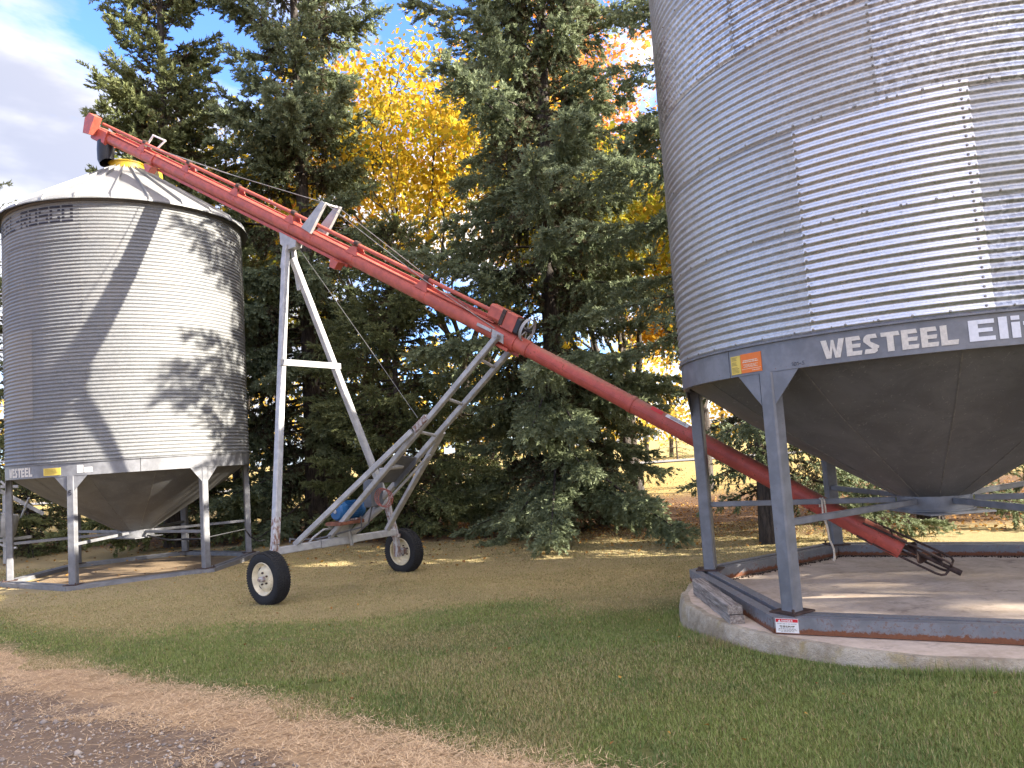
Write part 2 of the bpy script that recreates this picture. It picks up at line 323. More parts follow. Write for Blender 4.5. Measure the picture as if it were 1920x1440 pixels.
def link(name, me, parent=None, loc=None, rz=None):
    o = bpy.data.objects.new(name, me); C.objects.link(o)
    if parent is not None: o.parent = parent
    if loc is not None: o.location = loc
    if rz is not None: o.rotation_euler = (0, 0, rz)
    return o
def base(o):
    v = Vector((0, 0, 0))
    while o is not None: v = v + o.location; o = o.parent
    return v
def part(name, mb, mat, parent=None, smooth=40, world=True, label=None):
    """world=True: the builder holds world coordinates; moved into the parent's frame"""
    if world and parent is not None:
        b = base(parent); mb.v = [(x - b.x, y - b.y, z - b.z) for x, y, z in mb.v]
    o = link(name, mb.mesh(name, M[mat] if isinstance(mat, str) else mat, smooth), parent)
    if label: o['label'] = label
    return o
def tag(o, label, cat, group=None, kind=None):
    o['label'] = label; o['category'] = cat
    if group: o['group'] = group
    if kind: o['kind'] = kind
    return o
def thing(name, label, cat, loc, group=None):
    o = bpy.data.objects.new(name, None); C.objects.link(o); o.location = loc; o.empty_display_size = 0.3
    return tag(o, label, cat, group)
def raw(name, V, F, mat, parent=None, attrs=None, loc=None):
    """fast mesh from numpy: V (n,3), F (m,3) triangles; attrs: per-vertex floats"""
    me = bpy.data.meshes.new(name); V = np.ascontiguousarray(V, dtype=np.float32); F = np.ascontiguousarray(F, dtype=np.int32); k = F.shape[1]
    me.vertices.add(len(V)); me.vertices.foreach_set('co', V.ravel())
    me.loops.add(F.size); me.loops.foreach_set('vertex_index', F.ravel())
    me.polygons.add(len(F)); me.polygons.foreach_set('loop_start', np.arange(0, F.size, k, dtype=np.int32))
    for an, av in (attrs or {}).items():
        at = me.attributes.new(an, 'FLOAT', 'POINT'); at.data.foreach_set('value', np.ascontiguousarray(av, dtype=np.float32))
    me.materials.append(M[mat]); me.update(calc_edges=True)
    return link(name, me, parent, loc)

# ------------------------------------------------------------------ ground
def sst(a, b, x):
    t = np.clip((x - a) / (b - a), 0, 1); return t * t * (3 - 2 * t)
def gz(x, y):
    x = np.asarray(x, float); y = np.asarray(y, float)
    z = np.interp(y, [-60, 3.0, 5.3, 8.0, 11.0, 14.0, 26.0, 55.0, 120], [0.46, 0.45, 0.335, 0.17, 0.05, 0.0, 0.0, 0.22, 0.3])
    z = z + 0.055 * sst(3.6, 2.4, np.hypot(x + 7.95, y - 16.11))
    z = z + 0.012 * np.sin(x * 1.7 + y * 0.9) + 0.010 * np.sin(y * 2.3 - x * 0.8)
    return z
def gzf(x, y): return float(gz(x, y))
gx = np.concatenate([np.linspace(-900, -40, 14)[:-1], np.linspace(-40, -12, 30)[:-1], np.linspace(-12, 12, 130)[:-1], np.linspace(12, 40, 30)[:-1], np.linspace(40, 900, 14)])
gy = np.concatenate([np.linspace(-900, -10, 14)[:-1], np.linspace(-10, 2, 20)[:-1], np.linspace(2, 20, 120)[:-1], np.linspace(20, 70, 60)[:-1], np.linspace(70, 1500, 14)])
GX, GY = np.meshgrid(gx, gy); GZ = gz(GX, GY) + np.where((np.abs(GX) < 12) & (GY < 20) & (GY > 0), rng.normal(0, 0.0015, GX.shape), 0)
nx, ny = len(gx), len(gy); ii = np.arange(nx * ny).reshape(ny, nx)
quads = np.stack([ii[:-1, :-1].ravel(), ii[:-1, 1:].ravel(), ii[1:, 1:].ravel(), ii[1:, :-1].ravel()], 1)
ground = raw('ground', np.stack([GX.ravel(), GY.ravel(), GZ.ravel()], 1), quads, 'ground'); ground['kind'] = 'structure'; ground['label'] = 'lawn, drive edge and field ground'

# far road strip beyond the trees
rb = MB(); rb.add([(-120, 57.0, 0.30), (160, 57.0, 0.30), (160, 62.0, 0.31), (-120, 62.0, 0.31)], [(0, 1, 2, 3)])
M['road'] = plain('far_road', (0.20, 0.19, 0.18), 0.9, 0, 0.2, 1.0)
ro = part('road', rb, 'road', None, None); ro['kind'] = 'structure'

# concrete pad under the near bin
PC = (3.90, 7.40)
def pad():
    n = 300; g_ = np.random.default_rng(9); chip = np.clip(np.convolve(np.tile(g_.normal(0, 1, n), 3), np.ones(4) / 4, 'same')[n:2 * n] - 0.55, 0, 1.2) * 0.030; jit = g_.normal(0, 0.0025, n)
    rr = [2.40 + 0.02 * math.sin(3 * t + 1) + 0.012 * math.sin(11 * t) + 0.008 * math.sin(29 * t) + jit[k] for k, t in enumerate([2 * math.pi * k / n for k in range(n)])]
    def ring(f, z, c=0.0, cz=0.0): return [(PC[0] + (r + f - chip[k] * c) * math.cos(2 * math.pi * k / n), PC[1] + (r + f - chip[k] * c) * math.sin(2 * math.pi * k / n), z - chip[k] * cz + (jit[k] * 0.6 if f > -0.05 else 0.0)) for k, r in enumerate(rr)]
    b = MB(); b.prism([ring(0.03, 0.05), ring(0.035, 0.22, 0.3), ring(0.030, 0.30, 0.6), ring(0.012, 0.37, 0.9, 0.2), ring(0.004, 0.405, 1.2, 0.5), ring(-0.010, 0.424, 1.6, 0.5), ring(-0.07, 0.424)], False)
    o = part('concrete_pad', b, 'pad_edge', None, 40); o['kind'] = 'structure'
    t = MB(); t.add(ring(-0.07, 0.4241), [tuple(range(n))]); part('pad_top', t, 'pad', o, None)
    return o
pad()

# ------------------------------------------------------------------ grain bins
RB = 2.258; RING_H = 0.8128; PITCH = RING_H / 12; Z0 = 2.20
def sheet_mesh(name, span, rings, nseg, percorr, mat, out=0.0):
    na = nseg + 1; zs = np.arange(-0.5, 12 * rings + 0.45, 1.0 / percorr) * PITCH
    a = np.linspace(0, R_(span) + 0.012, na); A, Zg = np.meshgrid(a, zs)
    r = RB + out + 0.0095 * np.cos(2 * np.pi * Zg / PITCH) + 0.0045 * (1 - Zg / (RING_H * rings)) + 0.004 * np.clip(A / R_(span), 0, 1.02)
    V = np.stack([r * np.cos(A), r * np.sin(A), Zg], -1).reshape(-1, 3); nr = len(zs); ix = np.arange(nr * na).reshape(nr, na)
    F = np.stack([ix[:-1, :-1].ravel(), ix[:-1, 1:].ravel(), ix[1:, 1:].ravel(), ix[1:, :-1].ravel()], 1)
    me = bpy.data.meshes.new(name); me.from_pydata(V.tolist(), [], F.tolist())
    for p in me.polygons: p.use_smooth = True
    me.materials.append(M[mat]); me.update(); return me
SHEETS = {k: sheet_mesh('wall_sheet', 90, 1, 30, 8, k) for k in ('wall_a', 'wall_b', 'wall_far')}
def dome(mb, p, n, r=0.0105):
    p, n = Vector(p), Vector(n); a = Vector((-n.y, n.x, 0)); b = Vector((0, 0, 1)); k = 6
    v = [p + (a * math.cos(2 * math.pi * i / k) + b * math.sin(2 * math.pi * i / k)) * r for i in range(k)]
    v2 = [p + n * r * 0.7 + (a * math.cos(2 * math.pi * i / k) + b * math.sin(2 * math.pi * i / k)) * r * 0.6 for i in range(k)]
    mb.add(v + v2, [(i, (i + 1) % k, k + (i + 1) % k, k + i) for i in range(k)] + [tuple(range(k, 2 * k))])
def pol(a, r, z): return Vector((r * math.cos(a), r * math.sin(a), z))
def bolt_ring():
    mb = MB()
    for i in range(48):
        a = 2 * math.pi * (i + 0.5) / 48; dome(mb, pol(a, RB + 0.0135, 0.0), (math.cos(a), math.sin(a), 0))
    for s in range(4):
        for k in range(1, 12):
            a = math.pi / 2 * s + 0.006; dome(mb, pol(a, RB + 0.0145, k * PITCH), (math.cos(a), math.sin(a), 0))
    return mb.mesh('bolts', M['bolt'], 40)
BOLTS = bolt_ring()
def glyph(ch):
    """strokes of heavy sign letters on a 1-high cell: list of polygons, and the advance width"""
    t = 0.27
    E = [[(0, 0), (t, 0), (t, 1), (0, 1)], [(t, 0), (0.66, 0), (0.70, 0.22), (t, 0.22)], [(t, 0.40), (0.62, 0.40), (0.66, 0.60), (t, 0.60)], [(t, 0.78), (0.66, 0.78), (0.62, 1), (t, 1)]]
    G = {'E': (E, 0.78),
         'W': ([[(0.22, 0), (0.46, 0), (0.27, 1), (0, 1)], [(0.34, 0), (0.46, 0), (0.62, 0.98), (0.50, 0.98)], [(0.64, 0), (0.88, 0), (1.12, 1), (0.86, 1)], [(0.64, 0), (0.76, 0), (0.62, 0.98), (0.50, 0.98)]], 1.18),
         'S': ([[(0, 0), (0.44, 0), (0.58, 0.10), (0.58, 0.24), (0.06, 0.24)], [(0.36, 0.24), (0.64, 0.24), (0.66, 0.36), (0.30, 0.62), (0.02, 0.62)], [(0.0, 0.62), (0.30, 0.62), (0.30, 0.78), (0.06, 0.90), (0, 0.78)], [(0.06, 0.78), (0.60, 0.78), (0.55, 1), (0.18, 1), (0.06, 0.90)]], 0.76),
         'T': ([[(0.24, 0), (0.52, 0), (0.52, 0.78), (0.24, 0.78)], [(0, 0.78), (0.78, 0.78), (0.74, 1), (0.0, 1)]], 0.84),
         'L': ([[(0, 0), (t, 0), (t, 1), (0, 1)], [(t, 0), (0.66, 0), (0.70, 0.24), (t, 0.24)]], 0.74),
         'e_': ([[(0, 0), (t, 0), (t, 1), (0, 1)], [(t, 0), (0.74, 0), (0.74, 0.2), (t, 0.2)], [(t, 0.41), (0.68, 0.41), (0.68, 0.60), (t, 0.60)], [(t, 0.80), (0.74, 0.80), (0.74, 1), (t, 1)]], 0.86),
         'l': ([[(0, 0), (0.25, 0), (0.25, 1.04), (0, 1.04)]], 0.36),
         'i': ([[(0, 0), (0.25, 0), (0.25, 0.74), (0, 0.74)], [(0, 0.84), (0.25, 0.84), (0.25, 1.04), (0, 1.04)]], 0.34),
         't': ([[(0.12, 0.1), (0.2, 0), (0.46, 0), (0.46, 0.18), (0.37, 0.18), (0.37, 0.94), (0.12, 0.88)], [(0, 0.56), (0.12, 0.56), (0.12, 0.74), (0, 0.74)], [(0.37, 0.56), (0.5, 0.56), (0.5, 0.74), (0.37, 0.74)]], 0.58),
         'e': ([[(0.0, 0.12), (0.22, 0.2), (0.22, 0.56), (0.0, 0.64)], [(0.0, 0.12), (0.14, 0), (0.58, 0), (0.60, 0.18), (0.22, 0.2)], [(0.0, 0.64), (0.22, 0.56), (0.42, 0.58), (0.52, 0.76), (0.12, 0.76)], [(0.42, 0.32), (0.64, 0.32), (0.64, 0.62), (0.52, 0.76), (0.42, 0.58)], [(0.22, 0.30), (0.42, 0.30), (0.42, 0.42), (0.22, 0.42)]], 0.7),
         ' ': ([], 0.2)}
    return G[ch]
def ring_text(B, chars, a0, a1, zb, h, r, mat, label):
    """sign letters lying on the ring beam between two angles (degrees); each letter is a piece of its own"""
    tot = sum(glyph(c)[1] for c in chars) - 0.08; w = R_(a1 - a0) / tot; x = 0
    for c in chars:
        polys, adv = glyph(c); mb = MB()
        for i, pl in enumerate(polys):
            fr = [pol(R_(a0) + (x + px) * w, r + 0.0006 * i, zb + py * h) for px, py in pl]; bk = [pol(R_(a0) + (x + px) * w, r - 0.002, zb + py * h) for px, py in pl]
            mb.prism([bk, fr])
        part('letter', mb, mat, B, None, False, label); x += adv
def ring_patch(a0, a1, z0, z1, r, n=4, zs0=0, zs1=0):
    """thin curved plate on the ring; zs tilt is not used on straight labels"""
    A = [R_(a0 + (a1 - a0) * i / n) for i in range(n + 1)]
    out = [pol(a, r, z0) for a in A] + [pol(a, r, z1) for a in reversed(A)]
    inn = [pol(a, r - 0.004, z0) for a in A] + [pol(a, r - 0.004, z1) for a in reversed(A)]
    return MB().prism([inn, out])

def grain_bin(label, loc, leg0, offs, mats, skid_mat, extras, joint=30):
    B = thing('grain_bin', label, 'grain bin', loc, 'steel hopper bottom grain bins')
    # wall sheets
    for k in range(6):
        for q in range(4):
            o = link('wall_sheet', SHEETS[mats[k][q]], B, (0, 0, Z0 + k * RING_H), R_(offs[k] + 90 * q))
        bo = link('bolts', BOLTS, B, (0, 0, Z0 + k * RING_H), R_(offs[k])); bo['kind'] = 'stuff'
    # ring beam: curved channel with a lip, in six lengths
    for i in range(6):
        mb = MB(); prof = [(RB + 0.002, 1.925), (RB + 0.002, 2.155), (RB + 0.024, 2.158), (RB + 0.024, 2.168), (RB - 0.10, 2.168), (RB - 0.10, 2.158), (RB - 0.006, 2.152), (RB - 0.006, 1.935), (RB - 0.06, 1.932), (RB - 0.06, 1.925)]
        a0 = R_(leg0 + joint + 60 * i + 0.12); a1 = R_(leg0 + joint + 60 + 60 * i - 0.12)
        mb.prism([[pol(a0 + (a1 - a0) * j / 14, r, z) for r, z in prof] for j in range(15)]); part('ring_beam', mb, 'grey', B, 35, False)
    # hopper cone panels with seams
    N = 12
    for i in range(N):
        mb = MB(); a0 = R_(360 / N * i + leg0 + 7); a1 = R_(360 / N * (i + 1) + leg0 + 7); secs = []
        for r, z in ((RB - 0.012, 1.99), (1.6, 1.52), (0.95, 1.12), (0.31, 0.735)):
            top = [pol(a0 + (a1 - a0) * j / 6, r, z) for j in range(7)]
            secs.append(top)
        vs = [p for s_ in secs for p in s_]; fs = [(i_ * 7 + j, i_ * 7 + j + 1, (i_ + 1) * 7 + j + 1, (i_ + 1) * 7 + j) for i_ in range(3) for j in range(6)]
        mb.add(vs, [f[::-1] for f in fs])
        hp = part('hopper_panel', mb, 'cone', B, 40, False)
        sn_ = pol(a0, 1, 0) * 0.48 + Vector((0, 0, -0.88)); q1 = pol(a0, RB - 0.012, 1.99) + sn_ * 0.002; q2 = pol(a0, 0.31, 0.735) + sn_ * 0.002; qm1 = pol(a0, 1.6, 1.52) + sn_ * 0.002; qm2 = pol(a0, 0.95, 1.12) + sn_ * 0.002
        part('weld_seam', MB().bar(q1, qm1, 0.010, 0.006, sn_, 0.001).bar(qm1, qm2, 0.010, 0.006, sn_, 0.001).bar(qm2, q2, 0.010, 0.006, sn_, 0.001), 'seam', hp, None, False)
    hub = part('hopper_hub', MB().lathe([(0.29, 0.78), (0.325, 0.78), (0.325, 0.62), (0.345, 0.618), (0.345, 0.604), (0.24, 0.604)], (0, 0, 0), (0, 0, 1), 28), 'grey', B, 35, False)
    part('slide_gate', MB().box((0, 0, 0.594), (0.86, 0.62, 0.016), Matrix.Rotation(R_(leg0 + 60), 3, 'Z')).box((0.0, 0, 0.575), (0.5, 0.4, 0.02), Matrix.Rotation(R_(leg0 + 60), 3, 'Z')), 'grey', B, 35, False)
    # legs, gussets, struts, skids: one mesh each, turned about the axis
    lw = 0.135; ld = 0.12
    lm = MB().bar((RB - ld / 2 + 0.006, 0, 0.014), (RB - ld / 2 + 0.006, 0, 1.924), lw, ld, (1, 0, 0), 0.014).mesh('leg', M['grey'], 30)
    def gus(s):
        y0 = s * (lw / 2 + 0.002)
        pl = [(RB - 0.004, y0, 1.924), (RB - 0.006, s * 0.30, 1.924 + 0.0), (RB - 0.006, y0, 1.66)]
        d = s * 0.30; pl[1] = (math.sqrt(RB * RB - d * d) - 0.004, d, 1.924)
        if s < 0: pl = [pl[0], pl[2], pl[1]]
        return MB().plate(pl, 0.008).mesh('gusset', M['grey'], 20)
    g1, g2 = gus(1), gus(-1)
    fm = MB().box((RB - 0.05, 0, 0.007), (0.26, 0.24, 0.014)).tube([(RB + 0.05, 0.09, 0.0), (RB + 0.05, 0.09, 0.045)], 0.012, 6).mesh('foot_plate', M['rust'], 30)
    sm_ = MB().bar((0.335, 0, 0.70), (RB - ld + 0.004, 0, 0.70), 0.05, 0.055, (0, 0, 1), 0.006).mesh('strut', M['grey'], 30)
    RS = 2.44; half = R_(30)
    def skid(ro, ri):
        h0, h1 = -0.125, -0.001
        sec = lambda a, s: [pol(a, ro, h0), pol(a, ro, h1), pol(a, ri, h1), pol(a, ri, h0)]
        e = 0.0015
        return MB().prism([sec(e, 0), sec(2 * half - e, 0)]).mesh('skid_beam', M[skid_mat], 20)
    k1, k2 = skid(RS, RS - 0.105), skid(RS - 0.165, RS - 0.27)
    for i in range(6):
        a = R_(leg0 + 60 * i)
        l = link('leg', lm, B, (0, 0, 0), a)
        link('gusset', g1, l); link('gusset', g2, l); link('foot_plate', fm, l)
        link('strut', sm_, B, (0, 0, 0), a); link('skid_beam', k1, B, (0, 0, 0), a); link('skid_beam', k2, B, (0, 0, 0), a)
    # roof: 24 ribbed panels on a cone
    zt = Z0 + 6 * RING_H - 0.02; re, rc, zc = 2.345, 0.36, 8.33
    da = R_(15); mb = MB()
    def rp(a, s, h): return pol(a, re + (rc - re) * s, zt + (zc - zt) * s + h)
    prof = [(0.0, 0.0), (0.006, 0.062), (0.05, 0.062), (0.066, 0.004), (0.5, 0.010), (0.95, 0.004), (1.0, 0.0)]
    secs = []
    for s_ in (-0.035, 0.0, 0.02, 0.5, 1.0):
        k = 1.0 if s_ >= 0.0 else 0.6
        secs.append([rp(da * u_ * (1 if s_ < 0.9 else 1), max(s_, -0.03), h * k - (0.035 if s_ < -0.01 else 0)) for u_, h in prof] + [rp(da * (1 - u_), max(s_, -0.03), -0.012 - (0.035 if s_ < -0.01 else 0)) for u_ in (0.0, 0.5, 1.0)])
    mb.prism(secs); rm_ = mb.mesh('roof_panel', M['roof'], 25)
    for i in range(24): link('roof_panel', rm_, B, (0, 0, 0), R_(-70.5 + 15 * i))
    part('roof_collar', MB().lathe([(0.345, 8.26), (0.345, 8.47), (0.365, 8.475), (0.365, 8.50), (0.335, 8.50), (0.32, 8.44), (0.02, 8.44)], (0, 0, 0), (0, 0, 1), 36), 'yellow', B, 35, False)
    lid = MB().lathe([(0.005, 0.05), (0.30, 0.03), (0.37, -0.01), (0.37, -0.05), (0.36, -0.05), (0.355, -0.01), (0.005, 0.03)], (0.48, 0.36, 8.40), (0.75, 0.5, 0.25), 28)
    part('lid', lid, 'yellow', B, 35, False)
    extras(B); return B

rnd = random.Random(3)
def near_extras(B):
    ring_text(B, 'WESTEEL', -134.6, -111.4, 1.965, 0.142, RB + 0.0062, 'letter', 'cream letter on the grey ring')
    ring_text(B, ['e_', 'l', 'i', 't', 'e'], -109.6, -94.5, 1.972, 0.148, RB + 0.0062, 'letter_w', 'white letter on the grey ring')
    o = part('warning_label', ring_patch(-153.7, -148.0, 1.945, 2.105, RB + 0.0062, 4), 'orange', B, None, False, 'orange warning label')
    y = part('instruction_label', ring_patch(-156.8, -153.8, 1.945, 2.10, RB + 0.0062, 3), 'label_y', B, None, False, 'yellow instruction label')
    mb = MB()
    for z, a0, a1 in ((2.045, -153.0, -149.0), (2.032, -153.2, -148.8), (2.012, -153.0, -149.0), (2.002, -152.6, -149.4), (1.992, -153.0, -149.0), (1.960, -150.6, -148.5)):
        a = a0
        while a < a1:
            b = min(a1, a + rnd.uniform(0.3, 0.8)); mb2 = ring_patch(a, b, z, z + (0.007 if z > 2.02 else 0.004), RB + 0.0075, 1); mb.add(mb2.v, mb2.f); a = b + 0.13
    m2 = ring_patch(-153.5, -148.2, 1.976, 1.979, RB + 0.0075, 4); mb.add(m2.v, m2.f)
    part('small_print', mb, 'ink_pale', o, None, False)
    mb = MB()
    for j in range(13):
        z = 2.085 - j * 0.0105
        if j in (3, 7): continue
        m2 = ring_patch(-156.5, -156.5 + rnd.uniform(0.9, 2.3), z, z + 0.003, RB + 0.0075, 1); mb.add(m2.v, m2.f)
    part('small_print', mb, 'text_y', y, None, False)
    mb = MB(); q = lambda u_, v_: pol(R_(-140.9 + u_ * 2.7), RB + 0.0062, 1.945 + 0.028 * v_)
    for st in ([(0.0, 0.75), (0.08, 1), (0.08, 0)], [(0.2, 0.1), (0.17, 0.6), (0.25, 1), (0.36, 0.8), (0.36, 0.25), (0.27, 0), (0.2, 0.1)], [(0.44, 0.75), (0.52, 1), (0.52, 0)], [(0.6, 0.5), (0.74, 0.52)], [(1.0, 1), (0.86, 0.98), (0.84, 0.6), (0.96, 0.55), (0.98, 0.2), (0.82, 0.05)]):
        mb.tube([q(*t) for t in st], 0.0016, 4)
    part('pencil_mark', mb, 'ink', B, None, False)
    # bright replacement sheet over two rings, left of the seam at -105.8
    sm = sheet_mesh('wall_sheet', 30.3, 2, 14, 9, 'wall_new', 0.006)
    o = link('wall_sheet', sm, B, (0, 0, Z0), R_(-136.1)); o['label'] = 'bright new corrugated replacement sheet'
    mb = MB()
    for aa in (-135.6, -106.5):
        for k in range(0, 25): a = R_(aa); dome(mb, pol(a, RB + 0.0215, k * PITCH + (0.0 if aa < -120 else 0.012)), (math.cos(a), math.sin(a), 0), 0.011)
    for i in range(1, 5):
        for k in (0, 12, 24): a = R_(-135.6 + 29.1 * i / 5 + rnd.uniform(-.3, .3)); dome(mb, pol(a, RB + 0.0215, k * PITCH), (math.cos(a), math.sin(a), 0), 0.011)
    bo = part('bolts', mb, 'bolt', B, 40, False); bo.location.z = Z0; bo['kind'] = 'stuff'
def far_extras(B):
    ring_text(B, 'WESTEEL', -131.9, -111.2, 1.958, 0.165, RB + 0.0062, 'letter', 'cream letter on the grey ring')
    y = part('instruction_label', ring_patch(-104.4, -95.6, 1.955, 2.085, RB + 0.0062, 4), 'label_y', B, None, False, 'yellow instruction label')
    mb = MB()
    for j in range(6): m2 = ring_patch(-103.8, -103.8 + rnd.uniform(5, 7.6), 2.064 - j * 0.018, 2.069 - j * 0.018, RB + 0.0075, 3); mb.add(m2.v, m2.f)
    part('small_print', mb, 'text_y', y, None, False)
    part('notice', ring_patch(-88.0, -85.3, 1.975, 2.105, RB + 0.0062, 2), 'label_w', B, None, False); part('notice', ring_patch(-84.7, -81.3, 1.972, 2.062, RB + 0.0062, 2), 'label_w', B, None, False)
    # old maker's name rolled on the crests near the eave
    F5 = {'R': ['1111', '1001', '1111', '1010', '1001'], 'O': ['1111', '1001', '1001', '1001', '1111'], 'S': ['1111', '1000', '1111', '0001', '1111'], 'C': ['1111', '1001', '1000', '1001', '1111'],
          '-': ['000', '000', '111', '000', '000'], 'L': ['1000', '1000', '1000', '1000', '1111'], 'E': ['1111', '1000', '1110', '1000', '1111'], 'T': ['1111', '0110', '0110', '0110', '0110'], 'W': ['1001', '1001', '1111', '1111', '1001']}
    mb = MB(); a = -87.4
    for ch in 'WESTEEL-ROSCO'[::-1]:
        rows = F5[ch]; nc = len(rows[0]); wch = 5.2 if nc == 4 else 2.8
        for ri, row in enumerate(rows):
            zc = Z0 + RING_H * 5 + PITCH * (9 - ri); c = 0
            while c < nc:
                if row[c] == '1':
                    e = c
                    while e < nc and row[e] == '1': e += 1
                    A = [R_(a - wch + wch * (c + (e - c) * t / 4) / nc) for t in range(5)]
                    P = []
                    for zz in (-0.3, -0.1, 0.1, 0.3):
                        rr = RB + 0.0095 * math.cos(2 * math.pi * zz) + 0.0085; P.append([pol(q, rr, zc + zz * PITCH) for q in A])
                    mb.add([p for r_ in P for p in r_], [(i * 5 + j, i * 5 + j + 1, (i + 1) * 5 + j + 1, (i + 1) * 5 + j) for i in range(3) for j in range(4)]); c = e
                else: c += 1
        a -= wch + 0.8
    part('lettering', mb, 'ink', B, 60, False, 'faded dark maker name printed on corrugations')['kind'] = 'stuff'
    # pale patch sheet low on the left side
    sm = sheet_mesh('wall_sheet', 26, 2, 12, 8, 'wall_tan', 0.006); o = link('wall_sheet', sm, B, (0, 0, Z0 + RING_H), R_(-136.5)); o['label'] = 'pale newer corrugated patch sheet'
    # figure 6 on the front leg
    mb = MB(); pts = [(0.9, 0.93), (0.45, 1.0), (0.12, 0.75), (0.05, 0.4), (0.2, 0.08), (0.55, 0.0), (0.88, 0.12), (0.95, 0.35), (0.8, 0.55), (0.45, 0.6), (0.12, 0.4)]
    c6 = R_(-91.3); ex = Vector((-math.sin(c6), math.cos(c6), 0)); org = pol(c6, RB + 0.012, 1.585)
    mb.tube([org + ex * (u_ - 0.55) * 0.062 + Vector((0, 0, v_ * 0.085)) for u_, v_ in pts], 0.0075, 5); part('number', mb, 'ink', B, 60, False)
    # ladder on the far left side
    la = R_(-156); ex = Vector((-math.sin(la), math.cos(la), 0)); mb = MB()
    for s_ in (-0.2, 0.2): mb.bar(pol(la, RB + 0.17, 0.9) + ex * s_, pol(la, RB + 0.17, 7.0) + ex * s_, 0.04, 0.03)
    for k in range(20): mb.tube([pol(la, RB + 0.17, 1.1 + 0.3 * k) + ex * -0.2, pol(la, RB + 0.17, 1.1 + 0.3 * k) + ex * 0.2], 0.012, 6)
    for k in range(5):
        for s_ in (-0.2, 0.2): mb.bar(pol(la, RB, 2.3 + 1.1 * k) + ex * s_, pol(la, RB + 0.17, 2.3 + 1.1 * k) + ex * s_, 0.03, 0.02)
    part('ladder', mb, 'wall_b', B, 40, False)
    # gate crank rod and cables under the hopper
    part('crank_rod', MB().tube([(0.35, -0.25, 0.62), (1.2, -1.15, 0.58), (1.75, -1.0, 0.55)], 0.018, 6).tube([(1.75, -1.0, 0.55), (2.35, -0.3, 0.62), (2.42, -0.2, 0.45), (2.5, 0.05, 0.33), (2.62, 0.1, 0.34)], 0.014, 6), 'black', B, 40, False)

A_, Bm, Nw = 'wall_a', 'wall_b', 'wall_new'
FAR = (-7.95, 16.11, 0.128); NEAR = (3.97, 7.497, 0.556)
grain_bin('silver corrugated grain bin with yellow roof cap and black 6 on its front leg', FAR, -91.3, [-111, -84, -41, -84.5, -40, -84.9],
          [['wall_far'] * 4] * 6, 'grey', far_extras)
nearbin = grain_bin('big silver corrugated grain bin with a bright replacement sheet on a round concrete pad', NEAR, -147.4, [-105.8, -105.8, -120.4, -148.1, -110, -130],
          [[Bm, A_, A_, A_], [A_, A_, A_, A_], [Bm, A_, Bm, A_], [Bm, Bm, A_, Bm], [A_] * 4, [A_] * 4], 'grey_skid', near_extras, -10.1)

grain_bin('added grain bin out of view behind the near bin, shading the lawn', (9.4, 9.35, 0.45), -120.0, [20, 60, 10, 50, 30, 70], [[A_] * 4] * 6, 'grey', lambda B: None)  # unseen bin, added so that its shadow falls across the lawn
# danger sign on the near skid
def on_skid(aL, off):
    """frame along the outer face of the skid that starts at leg angle aL"""
    a, b = pol(R_(aL), 2.44, 0) + Vector(NEAR), pol(R_(aL + 60), 2.44, 0) + Vector(NEAR)
    return a, (b - a).normalized()
sa, sd = on_skid(-147.4, 0); sn = Vector((sd.y, -sd.x, 0))
def splate(x0, x1, z0, z1, off, th): 
    P = [sa + sd * x0 + sn * off, sa + sd * x1 + sn * off, sa + sd * x1 + sn * off, sa + sd * x0 + sn * off]
    for p, z in zip(P, (z0, z0, z1, z1)): p.z = NEAR[2] + z
    return MB().plate(P, th)
sg = part('danger_sign', splate(0.015, 0.185, -0.117, -0.008, 0.001, 0.002), 'label_w', None, None); tag(sg, 'small white and red DANGER label on the corner of the rusty skid', 'sign')
part('sign_header', splate(0.018, 0.182, -0.036, -0.011, 0.0032, 0.001), 'label_r', sg, None)
D5 = {'D': ['110', '101', '101', '101', '110'], 'A': ['010', '101', '111', '101', '101'], 'N': ['1001', '1101', '1011', '1001', '1001'], 'G': ['111', '100', '101', '101', '111'], 'E': ['111', '100', '110', '100', '111'], 'R': ['110', '101', '110', '101', '101']}
def pix_text(mk, s, x0, ztop, px):
    mb = MB(); x = x0
    for ch in s:
        for r_, row in enumerate(D5[ch]):
            for c_, q in enumerate(row):
                if q == '1': b = mk(x + c_ * px, x + (c_ + 1) * px, ztop - (r_ + 1) * px, ztop - r_ * px); mb.add(b.v, b.f)
        x += (len(D5[ch][0]) + 1) * px
    return mb
t_ = pix_text(lambda a, b, c, d: splate(a, b, c, d, 0.0044, 0.0008), 'DANGER', 0.062, -0.0165, 0.0034)
t_.plate([sa + sd * 0.035 + sn * 0.0044 + Vector((0, 0, -0.0335)), sa + sd * 0.056 + sn * 0.0044 + Vector((0, 0, -0.0335)), sa + sd * 0.0455 + sn * 0.0044 + Vector((0, 0, -0.0155))], 0.0008)
part('sign_heading', t_, 'label_w', sg, None)
mb = MB()
for z, a, b, hh in ((-0.047, 0.03, 0.17, 0.003), (-0.062, 0.045, 0.155, 0.008), (-0.075, 0.05, 0.15, 0.003), (-0.085, 0.035, 0.165, 0.004), (-0.096, 0.03, 0.17, 0.003), (-0.105, 0.05, 0.15, 0.003)):
    x = a
    while x < b: e = min(b, x + rnd.uniform(0.008, 0.022)); q = splate(x, e, z - hh, z, 0.0034, 0.0008); mb.add(q.v, q.f); x = e + 0.004
part('small_print', mb, 'text_y', sg, None)
